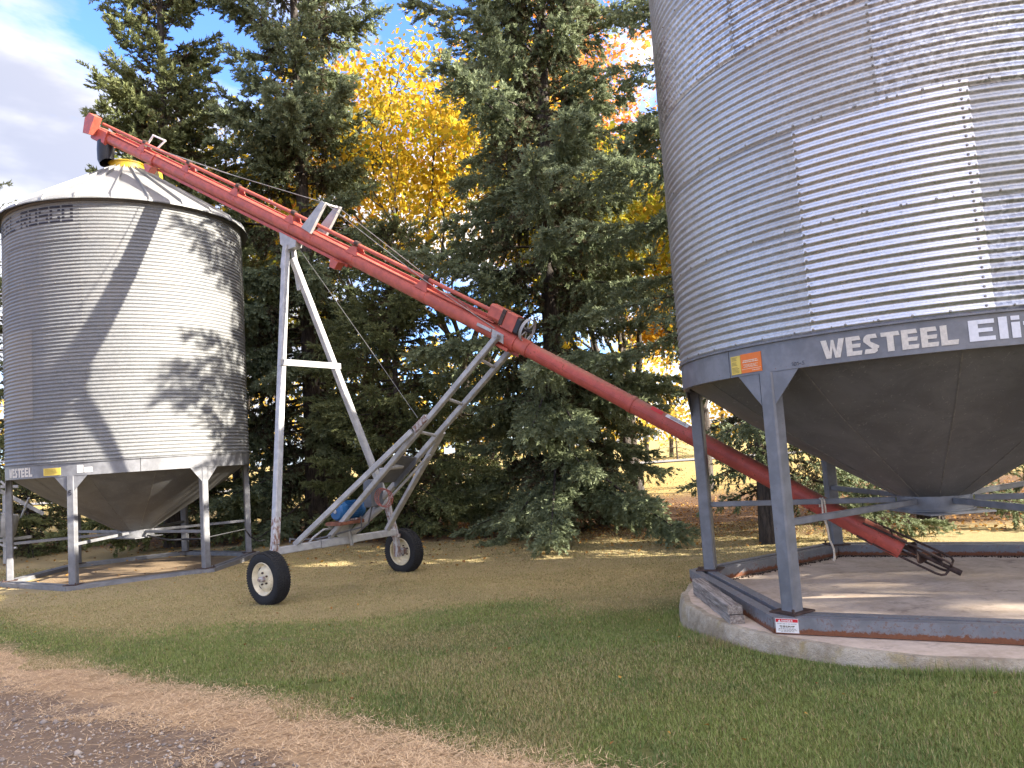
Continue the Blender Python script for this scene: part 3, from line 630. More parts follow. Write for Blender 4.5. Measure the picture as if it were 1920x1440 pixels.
# debris line along the inside of the near skid
# timber resting on the pad edge beside the skid
tb = MB(); tdir = Vector((0.02, 1, 0)).normalized(); tc0 = Vector((1.735, 7.24, 0.505))
def jag(p, w, h, z): 
    return None
for k, (zz, hh, ww) in enumerate(((0.462, 0.074, 0.125), (0.541, 0.078, 0.118))):
    secs = []
    n_ = 12
    for i in range(n_ + 1):
        f = i / n_; c = Vector((1.74 - 0.012 * k + 0.004 * math.sin(i * 2.1 + k), 6.58 + f * 1.32 + (0.012 * k if i == 0 else 0), zz + 0.006 * f))
        a, b = ww / 2 + 0.003 * math.sin(i * 1.7 + k * 2), hh / 2 - 0.002 + 0.002 * math.sin(i * 2.9)
        secs.append([c + Vector((x, 0, z)) for x, z in ((-a, -b), (-a, b - 0.008), (-a + 0.012, b), (a - 0.01, b), (a, b - 0.01), (a, -b))])
    tb.prism(secs)
tim = part('timber', tb, 'timber', None, 30); tag(tim, 'short weathered split timber lying on the concrete edge beside the skid', 'timber')
# rope hanging from the strut
rp_ = thing('rope', 'pale rope looped over the strut and hanging under the hopper', 'rope', (3.06, 7.93, 1.29))
px_, py_ = 3.06, 7.93
mb = MB()
for o_ in (-0.012, 0.012):
    mb.tube([(px_ + o_, py_ + 0.035, 1.20), (px_ + o_, py_ + 0.03, 1.28), (px_ + o_, py_, 1.293), (px_ + o_, py_ - 0.032, 1.27), (px_ + o_ * 1.3, py_ - 0.036, 1.15), (px_ + 0.005, py_ - 0.03, 1.06)], 0.0095, 6)
mb.tube([(px_, py_ - 0.03, 1.08), (px_ + 0.02, py_ - 0.03, 0.98), (px_ + 0.03, py_ - 0.02, 0.88), (px_ + 0.065, py_ - 0.02, 0.78), (px_ + 0.06, py_ - 0.03, 0.71)], 0.0105, 6)
mb.tube([(px_ + 0.06, py_ - 0.03, 0.715), (px_ + 0.058, py_ - 0.03, 0.69), (px_ + 0.045, py_ - 0.035, 0.665)], [0.013, 0.012, 0.016], 6)
part('strand', mb, 'rope', rp_, 60)

# ------------------------------------------------------------------ grain auger
AX, AY = 4.25, 7.68; ang = R_(147.05); UX, UY = math.cos(ang), math.sin(ang); NX, NY = -0.544, -0.839
def ag(t, off=0.0, dz=0.0):
    """point on the auger: t metres along its ground line from the intake, off to the near side, dz above its axis"""
    z = 0.414 + 0.618 * t - 0.0021 * t * t
    return Vector((AX + UX * t + NX * off, AY + UY * t + NY * off, z + dz))
AUG = thing('grain_auger', 'long red grain auger on a silver wheeled frame reaching over the far bin', 'grain auger', (-2.86, 12.36, 0.02))
def arc(t0, t1, n, off=0, dz=0): return [ag(t0 + (t1 - t0) * i / n, off, dz) for i in range(n + 1)]
axd = (ag(8.0) - ag(7.0)).normalized(); side = Vector((NX, NY, 0)).normalized(); perp = side.cross(axd).normalized()
if perp.z < 0: perp = -perp
lt = part('lower_tube', MB().tube(arc(0.50, 5.0, 14), 0.103, 28), 'red_low', AUG)
for t in (0.72, 3.3): part('tube_band', MB().tube(arc(t, t + 0.05, 1), 0.111, 28), 'red_low', lt)
mb = MB(); mb.bar(ag(0.7, 0.108, 0.0), ag(4.6, 0.108, 0.0), 0.006, 0.010); part('weld_seam', mb, 'red_low', lt)
ut = part('upper_tube', MB().tube(arc(4.75, 14.75, 24), 0.113, 28), 'red', AUG)
for t in (6.45, 7.85, 8.75, 9.25, 10.65, 12.05, 13.45): part('tube_band', MB().tube(arc(t - 0.035, t + 0.035, 1), 0.1175, 28), 'red', ut)
mb = MB(); mb.bar(ag(5.3, 0.02) + perp * 0.122, ag(14.7, 0.02) + perp * 0.118, 0.15, 0.014, perp); part('top_flat', mb, 'red', ut)
mb = MB(); mb.bar(ag(5.4, -0.05) + perp * 0.15, ag(14.6, -0.05) + perp * 0.146, 0.03, 0.05, perp); part('rear_rail', mb, 'red_low', AUG)
mb = MB()
for s_ in (0.045, -0.045): mb.bar(ag(7.9, s_) - perp * 0.135, ag(12.95, s_) - perp * 0.135, 0.022, 0.05, perp)
part('track_rail', mb, 'red_low', AUG)
mb = MB(); mb.plate([ag(7.95, 0.07) - perp * 0.12, ag(8.12, 0.07) - perp * 0.12, ag(8.08, 0.07) - perp * 0.25, ag(7.98, 0.07) - perp * 0.25], 0.14); part('track_stop', mb, 'red', AUG)
mb = MB(); mb.plate([ag(12.85, 0.07) - perp * 0.11, ag(13.1, 0.07) - perp * 0.11, ag(13.0, 0.07) - perp * 0.24, ag(12.9, 0.07) - perp * 0.24], 0.14).tube(arc(13.02, 13.07, 1), 0.131, 24); part('track_stop', mb, 'red', AUG)
# drive shaft guard on bearing brackets
part('drive_shaft', MB().tube([ag(5.25, 0.05) + perp * 0.255, ag(10.0, 0.05) + perp * 0.24, ag(14.95, 0.05) + perp * 0.235], 0.030, 12), 'red', AUG)
for t in (6.5, 7.85, 9.25, 10.65, 12.05, 13.45):
    mb = MB(); mb.plate([ag(t - 0.10, 0.105) + perp * 0.07, ag(t + 0.14, 0.105) + perp * 0.07, ag(t + 0.05, 0.09) + perp * 0.20, ag(t - 0.03, 0.09) + perp * 0.20], 0.01)
    mb.plate([ag(t - 0.10, -0.06) + perp * 0.11, ag(t + 0.10, -0.06) + perp * 0.11, ag(t + 0.05, -0.02) + perp * 0.22, ag(t - 0.05, -0.02) + perp * 0.22], 0.01)
    b = part('bracket', mb, 'red', AUG); part('bearing', MB().tube([ag(t - 0.035, 0.05) + perp * 0.25, ag(t + 0.05, 0.05) + perp * 0.25], 0.043, 10), 'rust', b)
# head, spout
hd = MB(); e1, e2 = ag(14.62), ag(15.12)
hd.bar(e1 + perp * 0.0, e2, 0.28, 0.29, perp, 0.03)
part('head', hd, 'red_low', AUG)
hb = MB(); hb.plate([ag(14.95, 0.13) + perp * -0.05, ag(14.90, 0.13) + perp * 0.34, ag(15.12, 0.13) + perp * 0.36, ag(15.22, 0.13) + perp * 0.22, ag(15.16, 0.13) + perp * -0.08], 0.16); part('head_guard', hb, 'red', AUG)
sp0 = ag(14.85) + Vector((0, 0, -0.10))
sq = MB(); secs = []
for dz, ru, rw, sh in ((0.0, 0.19, 0.15, 0), (-0.18, 0.20, 0.16, 0.0), (-0.40, 0.185, 0.15, 0.01), (-0.52, 0.15, 0.13, -0.02)):
    secs.append([sp0 + Vector((UX, UY, 0)) * (ru * math.cos(q) + sh) + side * rw * math.sin(q) + Vector((0, 0, dz + (0.10 * (1 - math.cos(q)) / 2 if dz < -0.5 else 0))) for q in [2 * math.pi * k / 20 for k in range(20)]])
sq.prism(secs, False); part('spout', sq, 'black', AUG)
mb = MB(); mb.bar(ag(13.3, -0.1) + perp * 0.2, ag(13.2, -0.16) + perp * 0.42, 0.03, 0.03).bar(ag(13.62, -0.1) + perp * 0.2, ag(13.6, -0.16) + perp * 0.42, 0.03, 0.03).bar(ag(13.2, -0.16) + perp * 0.42, ag(13.62, -0.16) + perp * 0.42, 0.03, 0.03); part('cable_anchor', mb, 'label_w', AUG)
# cable post and wires
for s_ in (0.15, -0.17):
    q = lambda t, h: ag(t, s_) + perp * h
    mb = MB(); mb.plate([q(8.92, 0.10), q(8.70, 0.08), q(8.60, 0.62), q(8.69, 0.64)], 0.008); mb.bar(q(8.695, 0.08), q(8.595, 0.64), 0.012, 0.055, side); part('cable_post', mb, 'arm', AUG, 25)
part('post_crosspiece', MB().tube([ag(8.64, 0.16) + perp * 0.61, ag(8.64, -0.19) + perp * 0.61], 0.018, 8), 'arm', AUG)
for s_ in (0.13, -0.15):
    part('cable', MB().tube([ag(13.4, s_ * 0.8) + perp * 0.2, ag(11, s_) + perp * 0.37, ag(8.64, s_) + perp * 0.625, ag(6.5, s_ * 0.9) + perp * 0.22, ag(5.25, 0.10) + perp * 0.06], 0.006, 5), 'wire', AUG)
part('lift_cable', MB().tube([ag(9.0, 0) - perp * 0.25, (-2.2, 11.9, 3.75), (-1.42, 11.37, 2.55)], 0.0032, 5), 'wire', AUG)
# gearbox and pulley
gb = MB(); gb.bar(ag(5.40, 0.05) + perp * 0.26, ag(5.18, 0.05) + perp * 0.26, 0.18, 0.20, perp, 0.03); gb.bar(ag(5.18, 0.05) + perp * 0.235, ag(4.99, 0.05) + perp * 0.235, 0.16, 0.24, perp, 0.012)
g = part('gearbox', gb, 'red', AUG)
part('gearbox_band', MB().bar(ag(5.21, 0.05) + perp * 0.252, ag(5.16, 0.05) + perp * 0.252, 0.19, 0.215, perp, 0.01), 'rust', g)
part('gearbox_shaft', MB().bar(ag(4.992, 0.05) + perp * 0.23, ag(4.93, 0.05) + perp * 0.23, 0.15, 0.22, perp, 0.02).tube([ag(4.94, 0.05) + perp * 0.23, ag(4.79, 0.05) + perp * 0.23], 0.022, 8), 'black', g)
pcn = ag(4.86, 0.03) + perp * 0.23
pl = part('pulley', MB().lathe([(0.150, -0.02), (0.162, -0.022), (0.155, -0.004), (0.155, 0.004), (0.162, 0.022), (0.150, 0.02), (0.142, 0.0), (0.150, -0.02)], pcn, axd, 36), 'arm', AUG, 30)
mb = MB()
for k in range(6): a = math.pi / 3 * k + 0.3; mb.bar(pcn + (side * math.cos(a) + perp * math.sin(a)) * 0.02, pcn + (side * math.cos(a) + perp * math.sin(a)) * 0.146, 0.016, 0.012, axd)
part('spoke', mb, 'arm', pl); part('pulley_hub', MB().tube([pcn - axd * 0.03, pcn + axd * 0.03], 0.028, 10), 'rust', pl)
part('tube_clamp', MB().tube(arc(4.93, 5.22, 2), 0.125, 28), 'red_low', AUG)
# decals on the lower tube
def tube_patch(t0, t1, q0, q1, r, mat, nm, lab=None):
    n = 5; rows = []
    for i in range(n + 1):
        q = R_(q0 + (q1 - q0) * i / n); rows.append([ag(t0 + (t1 - t0) * j / 3) + (side * math.cos(q) + perp * math.sin(q)) * r for j in range(4)])
    mb = MB(); mb.add([p for r_ in rows for p in r_], [(i * 4 + j, (i + 1) * 4 + j, (i + 1) * 4 + j + 1, i * 4 + j + 1) for i in range(n) for j in range(3)])
    return part(nm, mb, mat, lt, 60, label=lab)
dc = tube_patch(2.66, 2.92, 44, 78, 0.1062, 'label_w', 'decal', 'torn white decal'); tube_patch(2.96, 3.10, 40, 76, 0.1062, 'label_r', 'decal', 'red decal')
for q in (50, 57, 64): tube_patch(2.69, 2.87, q, q + 2.5, 0.107, 'ink', 'decal_print')
# intake: flighting shaft and guard bars
part('shaft', MB().tube([ag(0.9), ag(0.0, 0, 0.085)], 0.021, 12).tube([ag(0.10, 0, 0.075), ag(0.0, 0, 0.085)], 0.029, 12), 'rust', AUG)
fl = MB(); N = 60; vs = []
for i in range(N + 1):
    t = 0.15 + 0.55 * i / N; q = 2 * math.pi * i / N * 2.6; c = ag(t, 0, 0.085 * (1 - t / 0.9)); dr = side * math.cos(q) + perp * math.sin(q); vs += [c + dr * 0.02, c + dr * 0.090, c + dr * 0.090 + axd * 0.006, c + dr * 0.02 + axd * 0.006]
fl.add(vs, [(4 * i + a, 4 * i + (a + 1) % 4, 4 * i + 4 + (a + 1) % 4, 4 * i + 4 + a) for i in range(N) for a in range(4)])
part('flighting', fl, 'rust', AUG, 50)
for k in range(2):
    q = R_(35 + 90 * k); d = side * math.cos(q) + perp * math.sin(q)
    mb = MB()
    for s_ in (1, -1): mb.tube([ag(0.86) + d * 0.112 * s_, ag(0.17, 0, 0.068) + d * 0.116 * s_, ag(0.125, 0, 0.074) + d * 0.108 * s_, ag(0.098, 0, 0.078) + d * 0.085 * s_, ag(0.09, 0, 0.08)], 0.012, 8)
    part('guard_bar', mb, 'rust', AUG)
# undercarriage
T8 = 8.51
def ax_(off, z, t=T8): return Vector((AX + UX * t + NX * off, AY + UY * t + NY * off, z))
apex = ag(9.2) - perp * 0.42
part('clamp_plate', MB().plate([ag(9.42, 0.07) - perp * 0.15, ag(9.02, 0.07) - perp * 0.15, ag(9.0, 0.07) - perp * 0.25, ag(9.14, 0.07) - perp * 0.36, ag(9.32, 0.07) - perp * 0.33], 0.14), 'arm', AUG)
ap0 = ag(9.2) - perp * 0.30; ap1 = ap0 + Vector((-0.05, -0.02, -0.40))
part('apex_link', MB().bar(ap0 + side * 0.05, ap1 + side * 0.06, 0.10, 0.10, side).bar(ap0 + Vector((0.05, 0.03, 0)), ap0 + Vector((0.12, 0.10, -0.75)), 0.09, 0.05, side), 'arm', AUG)
top = ap0 + Vector((-0.02, 0, -0.12)); nb = ax_(1.24, 0.86); fb = ax_(-1.33, 0.86)
ln = part('frame_leg', MB().bar(top + side * 0.05, nb + (top - nb) * 0.08, 0.105, 0.105, side), 'arm', AUG)
part('rusted_foot', MB().bar(nb + (top - nb) * 0.0815, nb, 0.104, 0.104, side).bar(nb, ax_(1.30, 0.60), 0.10, 0.10, side), 'arm_rust', ln)
lf = part('frame_leg', MB().bar(top - side * 0.03 + Vector((0.05, 0, -0.1)), fb + (top - fb) * 0.08, 0.105, 0.105, side), 'arm', AUG)
part('rusted_foot', MB().bar(fb + (top - fb) * 0.0815, ax_(-1.34, 0.60), 0.10, 0.10, side).tube([ax_(-1.34, 0.68), ax_(-1.34, 0.64)], 0.085, 12).bar(ax_(-1.34, 0.62), ax_(-1.35, 0.30), 0.10, 0.09, side), 'arm_rust', lf)
f = 0.585; c0 = nb + (top - nb) * f + side * 0.12; c1 = fb + (top - fb) * f - side * 0.10; cbv = Vector((UX, UY, 0))
part('cross_brace', MB().bar(c0 - cbv * 0.07, c1 - cbv * 0.07, 0.03, 0.10), 'arm', AUG)
part('axle_beam', MB().bar(ax_(1.22, 0.76), ax_(0.42, 0.75), 0.10, 0.11).bar(ax_(0.40, 0.75), ax_(-0.36, 0.735), 0.115, 0.125).bar(ax_(-0.34, 0.735), ax_(-1.30, 0.72), 0.10, 0.11), 'arm', AUG)
def arm(p0, p1, wd=0.085, hg=0.075): return MB().bar(p0, p1, wd, hg)
a_top = ag(5.13, 0.17) ; b_top = ag(5.10, -0.17, -0.10)
a_end = ax_(0.18, 0.83); b_end = ax_(-0.30, 0.82)
part('lift_arm', arm(a_top, a_end), 'arm', AUG); part('lift_arm', arm(b_top, b_end), 'arm', AUG)
K1 = a_top + (a_end - a_top) * 0.455; K2 = b_top + (b_end - b_top) * 0.42
part('arm_brace', arm(K1 + side * 0.07 + Vector((0, 0, 0.05)), ax_(0.87, 0.81)), 'arm', AUG); part('arm_brace', arm(K2 - side * 0.06, ax_(-1.12, 0.78)), 'arm', AUG)
part('brace_sleeve', MB().bar(K1 + side * 0.02 + (a_top - K1) * 0.02 + Vector((0, 0, 0.04)), K1 + (a_top - K1) * 0.16 + Vector((0, 0, 0.035)), 0.13, 0.10), 'arm_rust', AUG)
mb = MB()
for f in (0.10, 0.28, 0.44): mb.tube([a_top + (a_end - a_top) * f, b_top + (b_end - b_top) * f], 0.024, 8)
part('arm_spacer', mb, 'arm', AUG)
part('pivot_plate', MB().plate([ag(5.06, 0.122, 0.05), ag(5.24, 0.122, 0.05), ag(5.26, 0.122, -0.07), ag(5.08, 0.122, -0.08)], 0.012).bar(ag(5.25, 0.145, 0.02), ag(5.48, 0.135, 0.01), 0.02, 0.04, perp).tube([ag(5.13, 0.23), ag(5.13, 0.10)], 0.026, 8), 'arm', AUG)
part('pivot_plate', MB().plate([ag(5.0, -0.128, -0.02), ag(5.02, -0.128, -0.22), ag(5.2, -0.128, -0.22), ag(5.25, -0.128, 0.0)], 0.014).bar(ag(4.98, 0.02) - perp * 0.13, ag(5.25, 0.02) - perp * 0.13, 0.16, 0.04, perp), 'red', AUG)
# winch plate, control box, cable, motor on its board
pp = lambda t, off, z: ax_(off, z, t)
wa = lambda f: a_top + (a_end - a_top) * f
wb = lambda f: b_top + (b_end - b_top) * f
part('winch_plate', MB().plate([wa(0.56) - side * 0.05, wa(0.70) - side * 0.05, wb(0.69) + side * 0.05, wb(0.555) + side * 0.05], 0.01).plate([wb(0.555) + side * 0.06, wb(0.69) + side * 0.06, wb(0.69) + side * 0.06 + Vector((0, 0, -0.10)), wb(0.555) + side * 0.06 + Vector((0, 0, -0.10))], 0.01), 'plastic_grey', AUG)
part('winch_drum', MB().tube([pp(7.2, 0.18, 1.86), pp(7.2, -0.1, 1.86)], 0.045, 12).box(pp(7.38, 0.12, 1.80), (0.10, 0.12, 0.10)), 'arm', AUG)
part('control_box', MB().box(pp(7.83, -0.12, 1.47), (0.26, 0.16, 0.42), Matrix.Rotation(R_(55), 3, 'Z')).tube([pp(7.86, -0.12, 1.3), pp(7.95, -0.1, 1.0), pp(8.2, -0.1, 0.85)], 0.014, 6), 'plastic_grey', AUG)
av = Vector((0.575, 0.818, 0.0)); mcen = ax_(-0.02, 1.225, 8.28)
mo = part('motor', MB().lathe([(0.02, -0.275), (0.12, -0.27), (0.142, -0.245), (0.146, -0.13), (0.138, -0.12)], mcen, av, 30), 'blue', AUG, 35)
part('motor_body', MB().lathe([(0.138, -0.12), (0.132, -0.115), (0.132, 0.16), (0.14, 0.165), (0.14, 0.235), (0.10, 0.26), (0.03, 0.262)], mcen, av, 30), 'blue', mo, 35)
mb = MB()
for k in range(26):
    a = 2 * math.pi * k / 26; d = Vector((0, 0, 1)) * math.sin(a) + Vector((av.y, -av.x, 0)) * math.cos(a); mb.bar(mcen + d * 0.137 - av * 0.11, mcen + d * 0.137 + av * 0.155, 0.006, 0.018, d, 0.001)
part('cooling_fin', mb, 'blue', mo); part('shaft_end', MB().tube([mcen - av * 0.27, mcen - av * 0.285], 0.03, 12).tube([mcen + av * 0.26, mcen + av * 0.36], 0.018, 8), 'arm', mo)
part('motor_foot', MB().box(mcen + Vector((0, 0, -0.145)), (0.22, 0.20, 0.03), Matrix.Rotation(R_(55), 3, 'Z')), 'arm_rust', mo)
part('motor_board', MB().box(mcen + Vector((0, 0, -0.185)) , (0.66, 0.34, 0.05), Matrix.Rotation(R_(54), 3, 'Z')), 'wood_red', AUG)
part('motor_bracket', MB().plate([ax_(0.30, 1.01, 8.42), ax_(-0.30, 1.01, 8.42), ax_(-0.14, 0.80, 8.45), ax_(0.04, 0.80, 8.45)], 0.012).plate([ax_(0.30, 1.012, 8.42), ax_(0.30, 1.012, 8.14), ax_(-0.3, 1.012, 8.14), ax_(-0.3, 1.012, 8.42)], 0.006).bar(ax_(-0.16, 1.0, 8.45), ax_(-0.24, 0.66, 8.46), 0.12, 0.04), 'arm', AUG)
part('handle_rod', MB().tube([ax_(0.0, 0.965, 8.45), ax_(0.30, 0.955, 8.52), ax_(0.48, 0.86, 8.55), ax_(0.56, 0.80, 8.56)], 0.016, 8), 'arm', AUG)
part('power_cable', MB().tube([ax_(0.0, 1.12, 8.0), ax_(-0.05, 0.95, 8.05), ax_(0.14, 0.87, 8.4), ax_(0.4, 0.83, 8.55), ax_(0.75, 0.86, 8.58), ax_(0.92, 0.90, 8.56), ax_(0.98, 0.86, 8.50)], 0.013, 7), 'plastic_grey', AUG)
part('hydraulic_ram', MB().tube([ax_(-0.22, 0.86, 8.40), ax_(-0.22, 1.25, 7.75)], 0.05, 12).tube([ax_(-0.22, 1.25, 7.75), ax_(-0.22, 2.0, 6.75)], 0.022, 10), 'arm', AUG)
cl = MB()
cc_ = Vector((-2.07, 11.72, 1.41))
for k in range(3):
    o_ = Vector((0.022 * k, 0.03 * k, -0.012 * k)); q0 = 0.3 * k
    cl.tube([cc_ + o_ + Vector((0.115 * math.cos(t), -0.04 * math.cos(t), 0.135 * math.sin(t))) for t in [q0 + 2 * math.pi * j / 20 for j in range(21)]], 0.0075, 6)
co = part('hose_coil', cl, 'coil', None, 60); tag(co, 'small pink hose coil hanging from the silver frame arms beside the blue motor', 'hose')
def wheel(c, spindle, inner, grow):
    """axis along the axle; negative side faces the camera"""
    e = Vector((0.575, 0.818, 0.02)).normalized(); c = Vector(c); Rt = 0.372
    W = part('wheel', MB().lathe([(0.228, -0.085), (0.245, -0.105), (0.30, -0.118), (0.345, -0.108), (0.362, -0.088), (Rt, -0.06), (Rt, 0.06), (0.362, 0.088), (0.345, 0.108), (0.30, 0.118), (0.245, 0.105), (0.228, 0.085)], c, e, 56), 'rubber', AUG, 30)
    mb = MB()
    a1 = e.cross(Vector((0, 0, 1))).normalized(); a2 = a1.cross(e).normalized()
    for k in range(60):
        for row, (x0, x1) in enumerate(((-0.105, -0.062), (-0.052, -0.018), (-0.010, 0.024), (0.034, 0.066), (0.074, 0.106))):
            q = 2 * math.pi * (k + 0.5 * (row % 2)) / 60; d = a1 * math.cos(q) + a2 * math.sin(q); q2 = q + 0.035; d2 = a1 * math.cos(q2) + a2 * math.sin(q2)
            rr0 = Rt - (0.018 if abs(x0) > 0.09 else 0.0); rr1 = Rt - (0.018 if abs(x1) > 0.09 else 0.0)
            mb.bar(c + d * (rr0 + 0.002) + e * x0, c + d2 * (rr1 + 0.002) + e * x1, 0.022, 0.012, d, 0.002)
    t = part('tread', mb, 'rubber', W, 30); t['kind'] = 'stuff'
    if not inner:
        prof = [(0.236, -0.100), (0.228, -0.108), (0.216, -0.098), (0.205, -0.060), (0.190, -0.045), (0.172, -0.050), (0.150, -0.072), (0.115, -0.080), (0.080, -0.070), (0.055, -0.075), (0.0, -0.075)]
    else:
        prof = [(0.236, -0.100), (0.228, -0.108), (0.216, -0.098), (0.208, -0.040), (0.188, -0.02), (0.185, 0.02), (0.16, 0.03), (0.11, 0.012), (0.08, 0.02), (0.05, 0.02), (0.0, 0.02)]
    rim = part('rim', MB().lathe(prof, c, e, 48), 'cream', W, 35)
    hx = -0.075 if not inner else 0.02
    part('wheel_hub', MB().tube([c + e * hx, c + e * (hx - 0.07), c + e * (hx - 0.10)], [0.042, 0.036, 0.018], 14) if not inner else MB().tube([c + e * 0.03, c + e * -0.05], 0.06, 14).tube([c - e * 0.04, c - e * 0.20], 0.028, 10), 'arm_rust', W)
    mb = MB()
    for k in range(5): q = 2 * math.pi * k / 5 + 0.5; d = a1 * math.cos(q) + a2 * math.sin(q); mb.tube([c + d * 0.085 + e * (hx + 0.01), c + d * 0.085 + e * (hx - 0.022)], 0.014, 6)
    part('wheel_nut', mb, 'rust', W)
    if not inner:
        mb = MB()
        for k in range(4):
            q0 = 2 * math.pi * k / 4 + 0.75
            mb.tube([c + (a1 * math.cos(q0 + j * 0.12) + a2 * math.sin(q0 + j * 0.12)) * 0.178 + e * -0.047 for j in range(-2, 3)], [0.002, 0.009, 0.012, 0.009, 0.002], 6)
        part('rim_slot', mb, 'black', rim)
    return W
wheel((-3.655, 11.185, 0.405), None, False, 0); wheel((-2.065, 13.56, 0.375), None, True, 0)
part('spindle', MB().tube([ax_(1.26, 0.62), ax_(1.30, 0.45), ax_(1.42, 0.405)], 0.03, 8).bar(ax_(1.22, 0.72), ax_(1.31, 0.40), 0.09, 0.08, side), 'arm_rust', AUG)

# ------------------------------------------------------------------ trees
def rot_frames(d, upref):
    s_ = np.cross(d, upref); n_ = np.linalg.norm(s_, axis=1, keepdims=True); s_ = s_ / np.maximum(n_, 1e-6); u_ = np.cross(s_, d); return s_, u_
def unit(v): return v / np.maximum(np.linalg.norm(v, axis=-1, keepdims=True), 1e-6)
# one shoot: narrow needle blades set round a stem of unit length (x forward)
def shoot_proto(nb):
    V = []
    for i in range(nb):
        s0 = 0.02 + 0.80 * i / nb; a = i * 2.4; o = np.array([0, math.cos(a), math.sin(a)]); t = np.array([0, -math.sin(a), math.cos(a)])
        V += [np.array([s0, 0, 0]) - t * 0.15 + o * 0.02, np.array([s0, 0, 0]) + t * 0.15 + o * 0.02, np.array([s0 + 0.40, 0, 0]) + o * 0.30]
    return np.array(V)
def spruce(x, y, H, R, seed, mat, label, z0=0.5, prof_p=0.75, sp=0.075, step=0.072, tw=0.056, nb=7, lean=(0, 0), trunk_r=None, hang=0.35, irregular=0.25, lowgap=0.0, sh=1.0, up=0.0, bough=1.0, skirt=0.0):
    g = np.random.default_rng(seed); bz = gzf(x, y); T = thing('spruce_tree', label, 'spruce tree', (x, y, bz), 'spruce trees in the windbreak row')
    tr = trunk_r or 0.011 * H + 0.03
    part('trunk', MB().tube([(lean[0] * f * f, lean[1] * f * f, -0.1 + f * H) for f in np.linspace(0, 1, 12)], [tr * (1.25 if f == 0 else 1) * (1 - 0.96 * f) + 0.008 for f in np.linspace(0, 1, 12)], 10), 'bark', T, 60, False)
    nB = int((H - z0) / sp); f = np.sort(g.random(nB)) ** 0.95; zb = z0 + (H - z0) * f * 0.985
    az = np.arange(nB) * 2.39996 + g.normal(0, 0.35, nB)
    sect = 1 + irregular * (np.sin(az * 2 + seed) * 0.4 + np.sin(az * 3 + zb * 1.1 + seed * 2) * 0.4 + np.sin(zb * 2.3 + seed) * 0.4)
    L = R * np.minimum(1.0, 1.22 * (1 - f) ** prof_p) * sect * g.uniform(0.72, 1.12, nB); L = np.maximum(L, 0.12)
    if skirt: L = L * np.where((zb > skirt * 0.0) & (zb < skirt), 0.90, 1)
    cx0 = np.cos(az)
    if lowgap: L *= np.where((zb < lowgap) & (cx0 < 0.3), 0.55, 1)
    e0 = up - 0.12 + 0.75 * f ** 1.5 + g.normal(0, 0.07, nB); e1 = 0.40 - 0.25 * f + g.normal(0, 0.05, nB); e2 = 0.24
    cx, sx = np.cos(az), np.sin(az)
    def P(b, s_):
        r = L[b] * s_; zz = zb[b] + L[b] * (e0[b] * s_ - e1[b] * s_ ** 2 + e2 * s_ ** 3); ff = zb[b] / H
        return np.stack([cx[b] * r + lean[0] * ff * ff, sx[b] * r + lean[1] * ff * ff, zz], -1)
    # limbs: three-sided tapered rods
    S = np.linspace(0, 1, 5); bb = np.repeat(np.arange(nB), 5); ss = np.tile(S, nB); pts = P(bb, ss).reshape(nB, 5, 3)
    rad = (0.012 + 0.011 * L)[:, None] * (1 - 0.9 * S)[None]; sd_ = np.stack([-sx, cx, np.zeros(nB)], -1)
    V = []
    for q in (0.3, 2.4, 4.5): V.append(pts + sd_[:, None] * (rad * math.cos(q))[..., None] + np.array([0, 0, 1.0]) * (rad * math.sin(q))[..., None])
    V = np.stack(V, 2).reshape(-1, 3); ix = np.arange(nB * 15).reshape(nB, 5, 3); Fq = []
    for k in range(3): Fq.append(np.stack([ix[:, :-1, k], ix[:, :-1, (k + 1) % 3], ix[:, 1:, (k + 1) % 3], ix[:, 1:, k]], -1).reshape(-1, 4))
    lo_ = raw('limbs', V, np.concatenate(Fq), 'bark', T); lo_['kind'] = 'stuff'
    # branchlets: flat fans along the bough, and curtains that hang from it
    nl = np.maximum(6, (L / step).astype(int)); b = np.repeat(np.arange(nB), nl); nb_ = len(b); s_ = np.clip(0.14 + 0.86 * g.random(nb_) ** 0.85, 0.1, 1)
    p0 = P(b, s_); dirb = unit(P(b, np.minimum(s_ + 0.02, 1.05)) - P(b, s_ - 0.02)); sdv = sd_[b] * np.where(g.random(nb_) < 0.5, -1, 1)[:, None]
    fw = R_(1) * (64 - 40 * s_ + g.normal(0, 12, nb_)); cur = (g.random(nb_) < hang * (1 - 0.6 * f[b])) & (s_ < 0.93)
    bd = dirb * np.cos(fw)[:, None] + sdv * np.sin(fw)[:, None]
    bd[:, 2] += np.where(cur, -g.uniform(0.7, 2.2, nb_), g.normal(-0.08, 0.16, nb_)); bd = unit(bd); hg = cur * 0.7
    bl = np.clip((0.10 + L[b] * 0.24 * (1.15 - 0.85 * s_)) * g.uniform(0.55, 1.3, nb_) * bough * np.where(cur, 0.75, 1), 0.08, 0.62)
    # shoots
    nt = np.maximum(2, (bl / tw).astype(int)); c = np.repeat(np.arange(len(b)), nt); u = g.random(len(c)) ** 0.8
    q0 = p0[c] + bd[c] * (bl[c] * u)[:, None]; q0[:, 2] -= (bl[c] * u) ** 2 * 0.45
    s2, u2 = rot_frames(bd[c], np.tile([0, 0, 1.0], (len(c), 1))); sg_ = np.where(g.random(len(c)) < 0.5, -1, 1); an = R_(1) * g.normal(38, 12, len(c)) * (1.1 - u)
    td = bd[c] * np.cos(an)[:, None] + s2 * (np.sin(an) * sg_)[:, None] + u2 * g.normal(0.10, 0.25, len(c))[:, None]; td[:, 2] -= hg[c] * 0.25; td = unit(td)
    tl = g.uniform(0.09, 0.155, len(c)) * (sh or 1.0)
    s3, u3 = rot_frames(td, unit(g.normal(0, 1, (len(c), 3)))); pr = shoot_proto(nb); nv = len(pr)
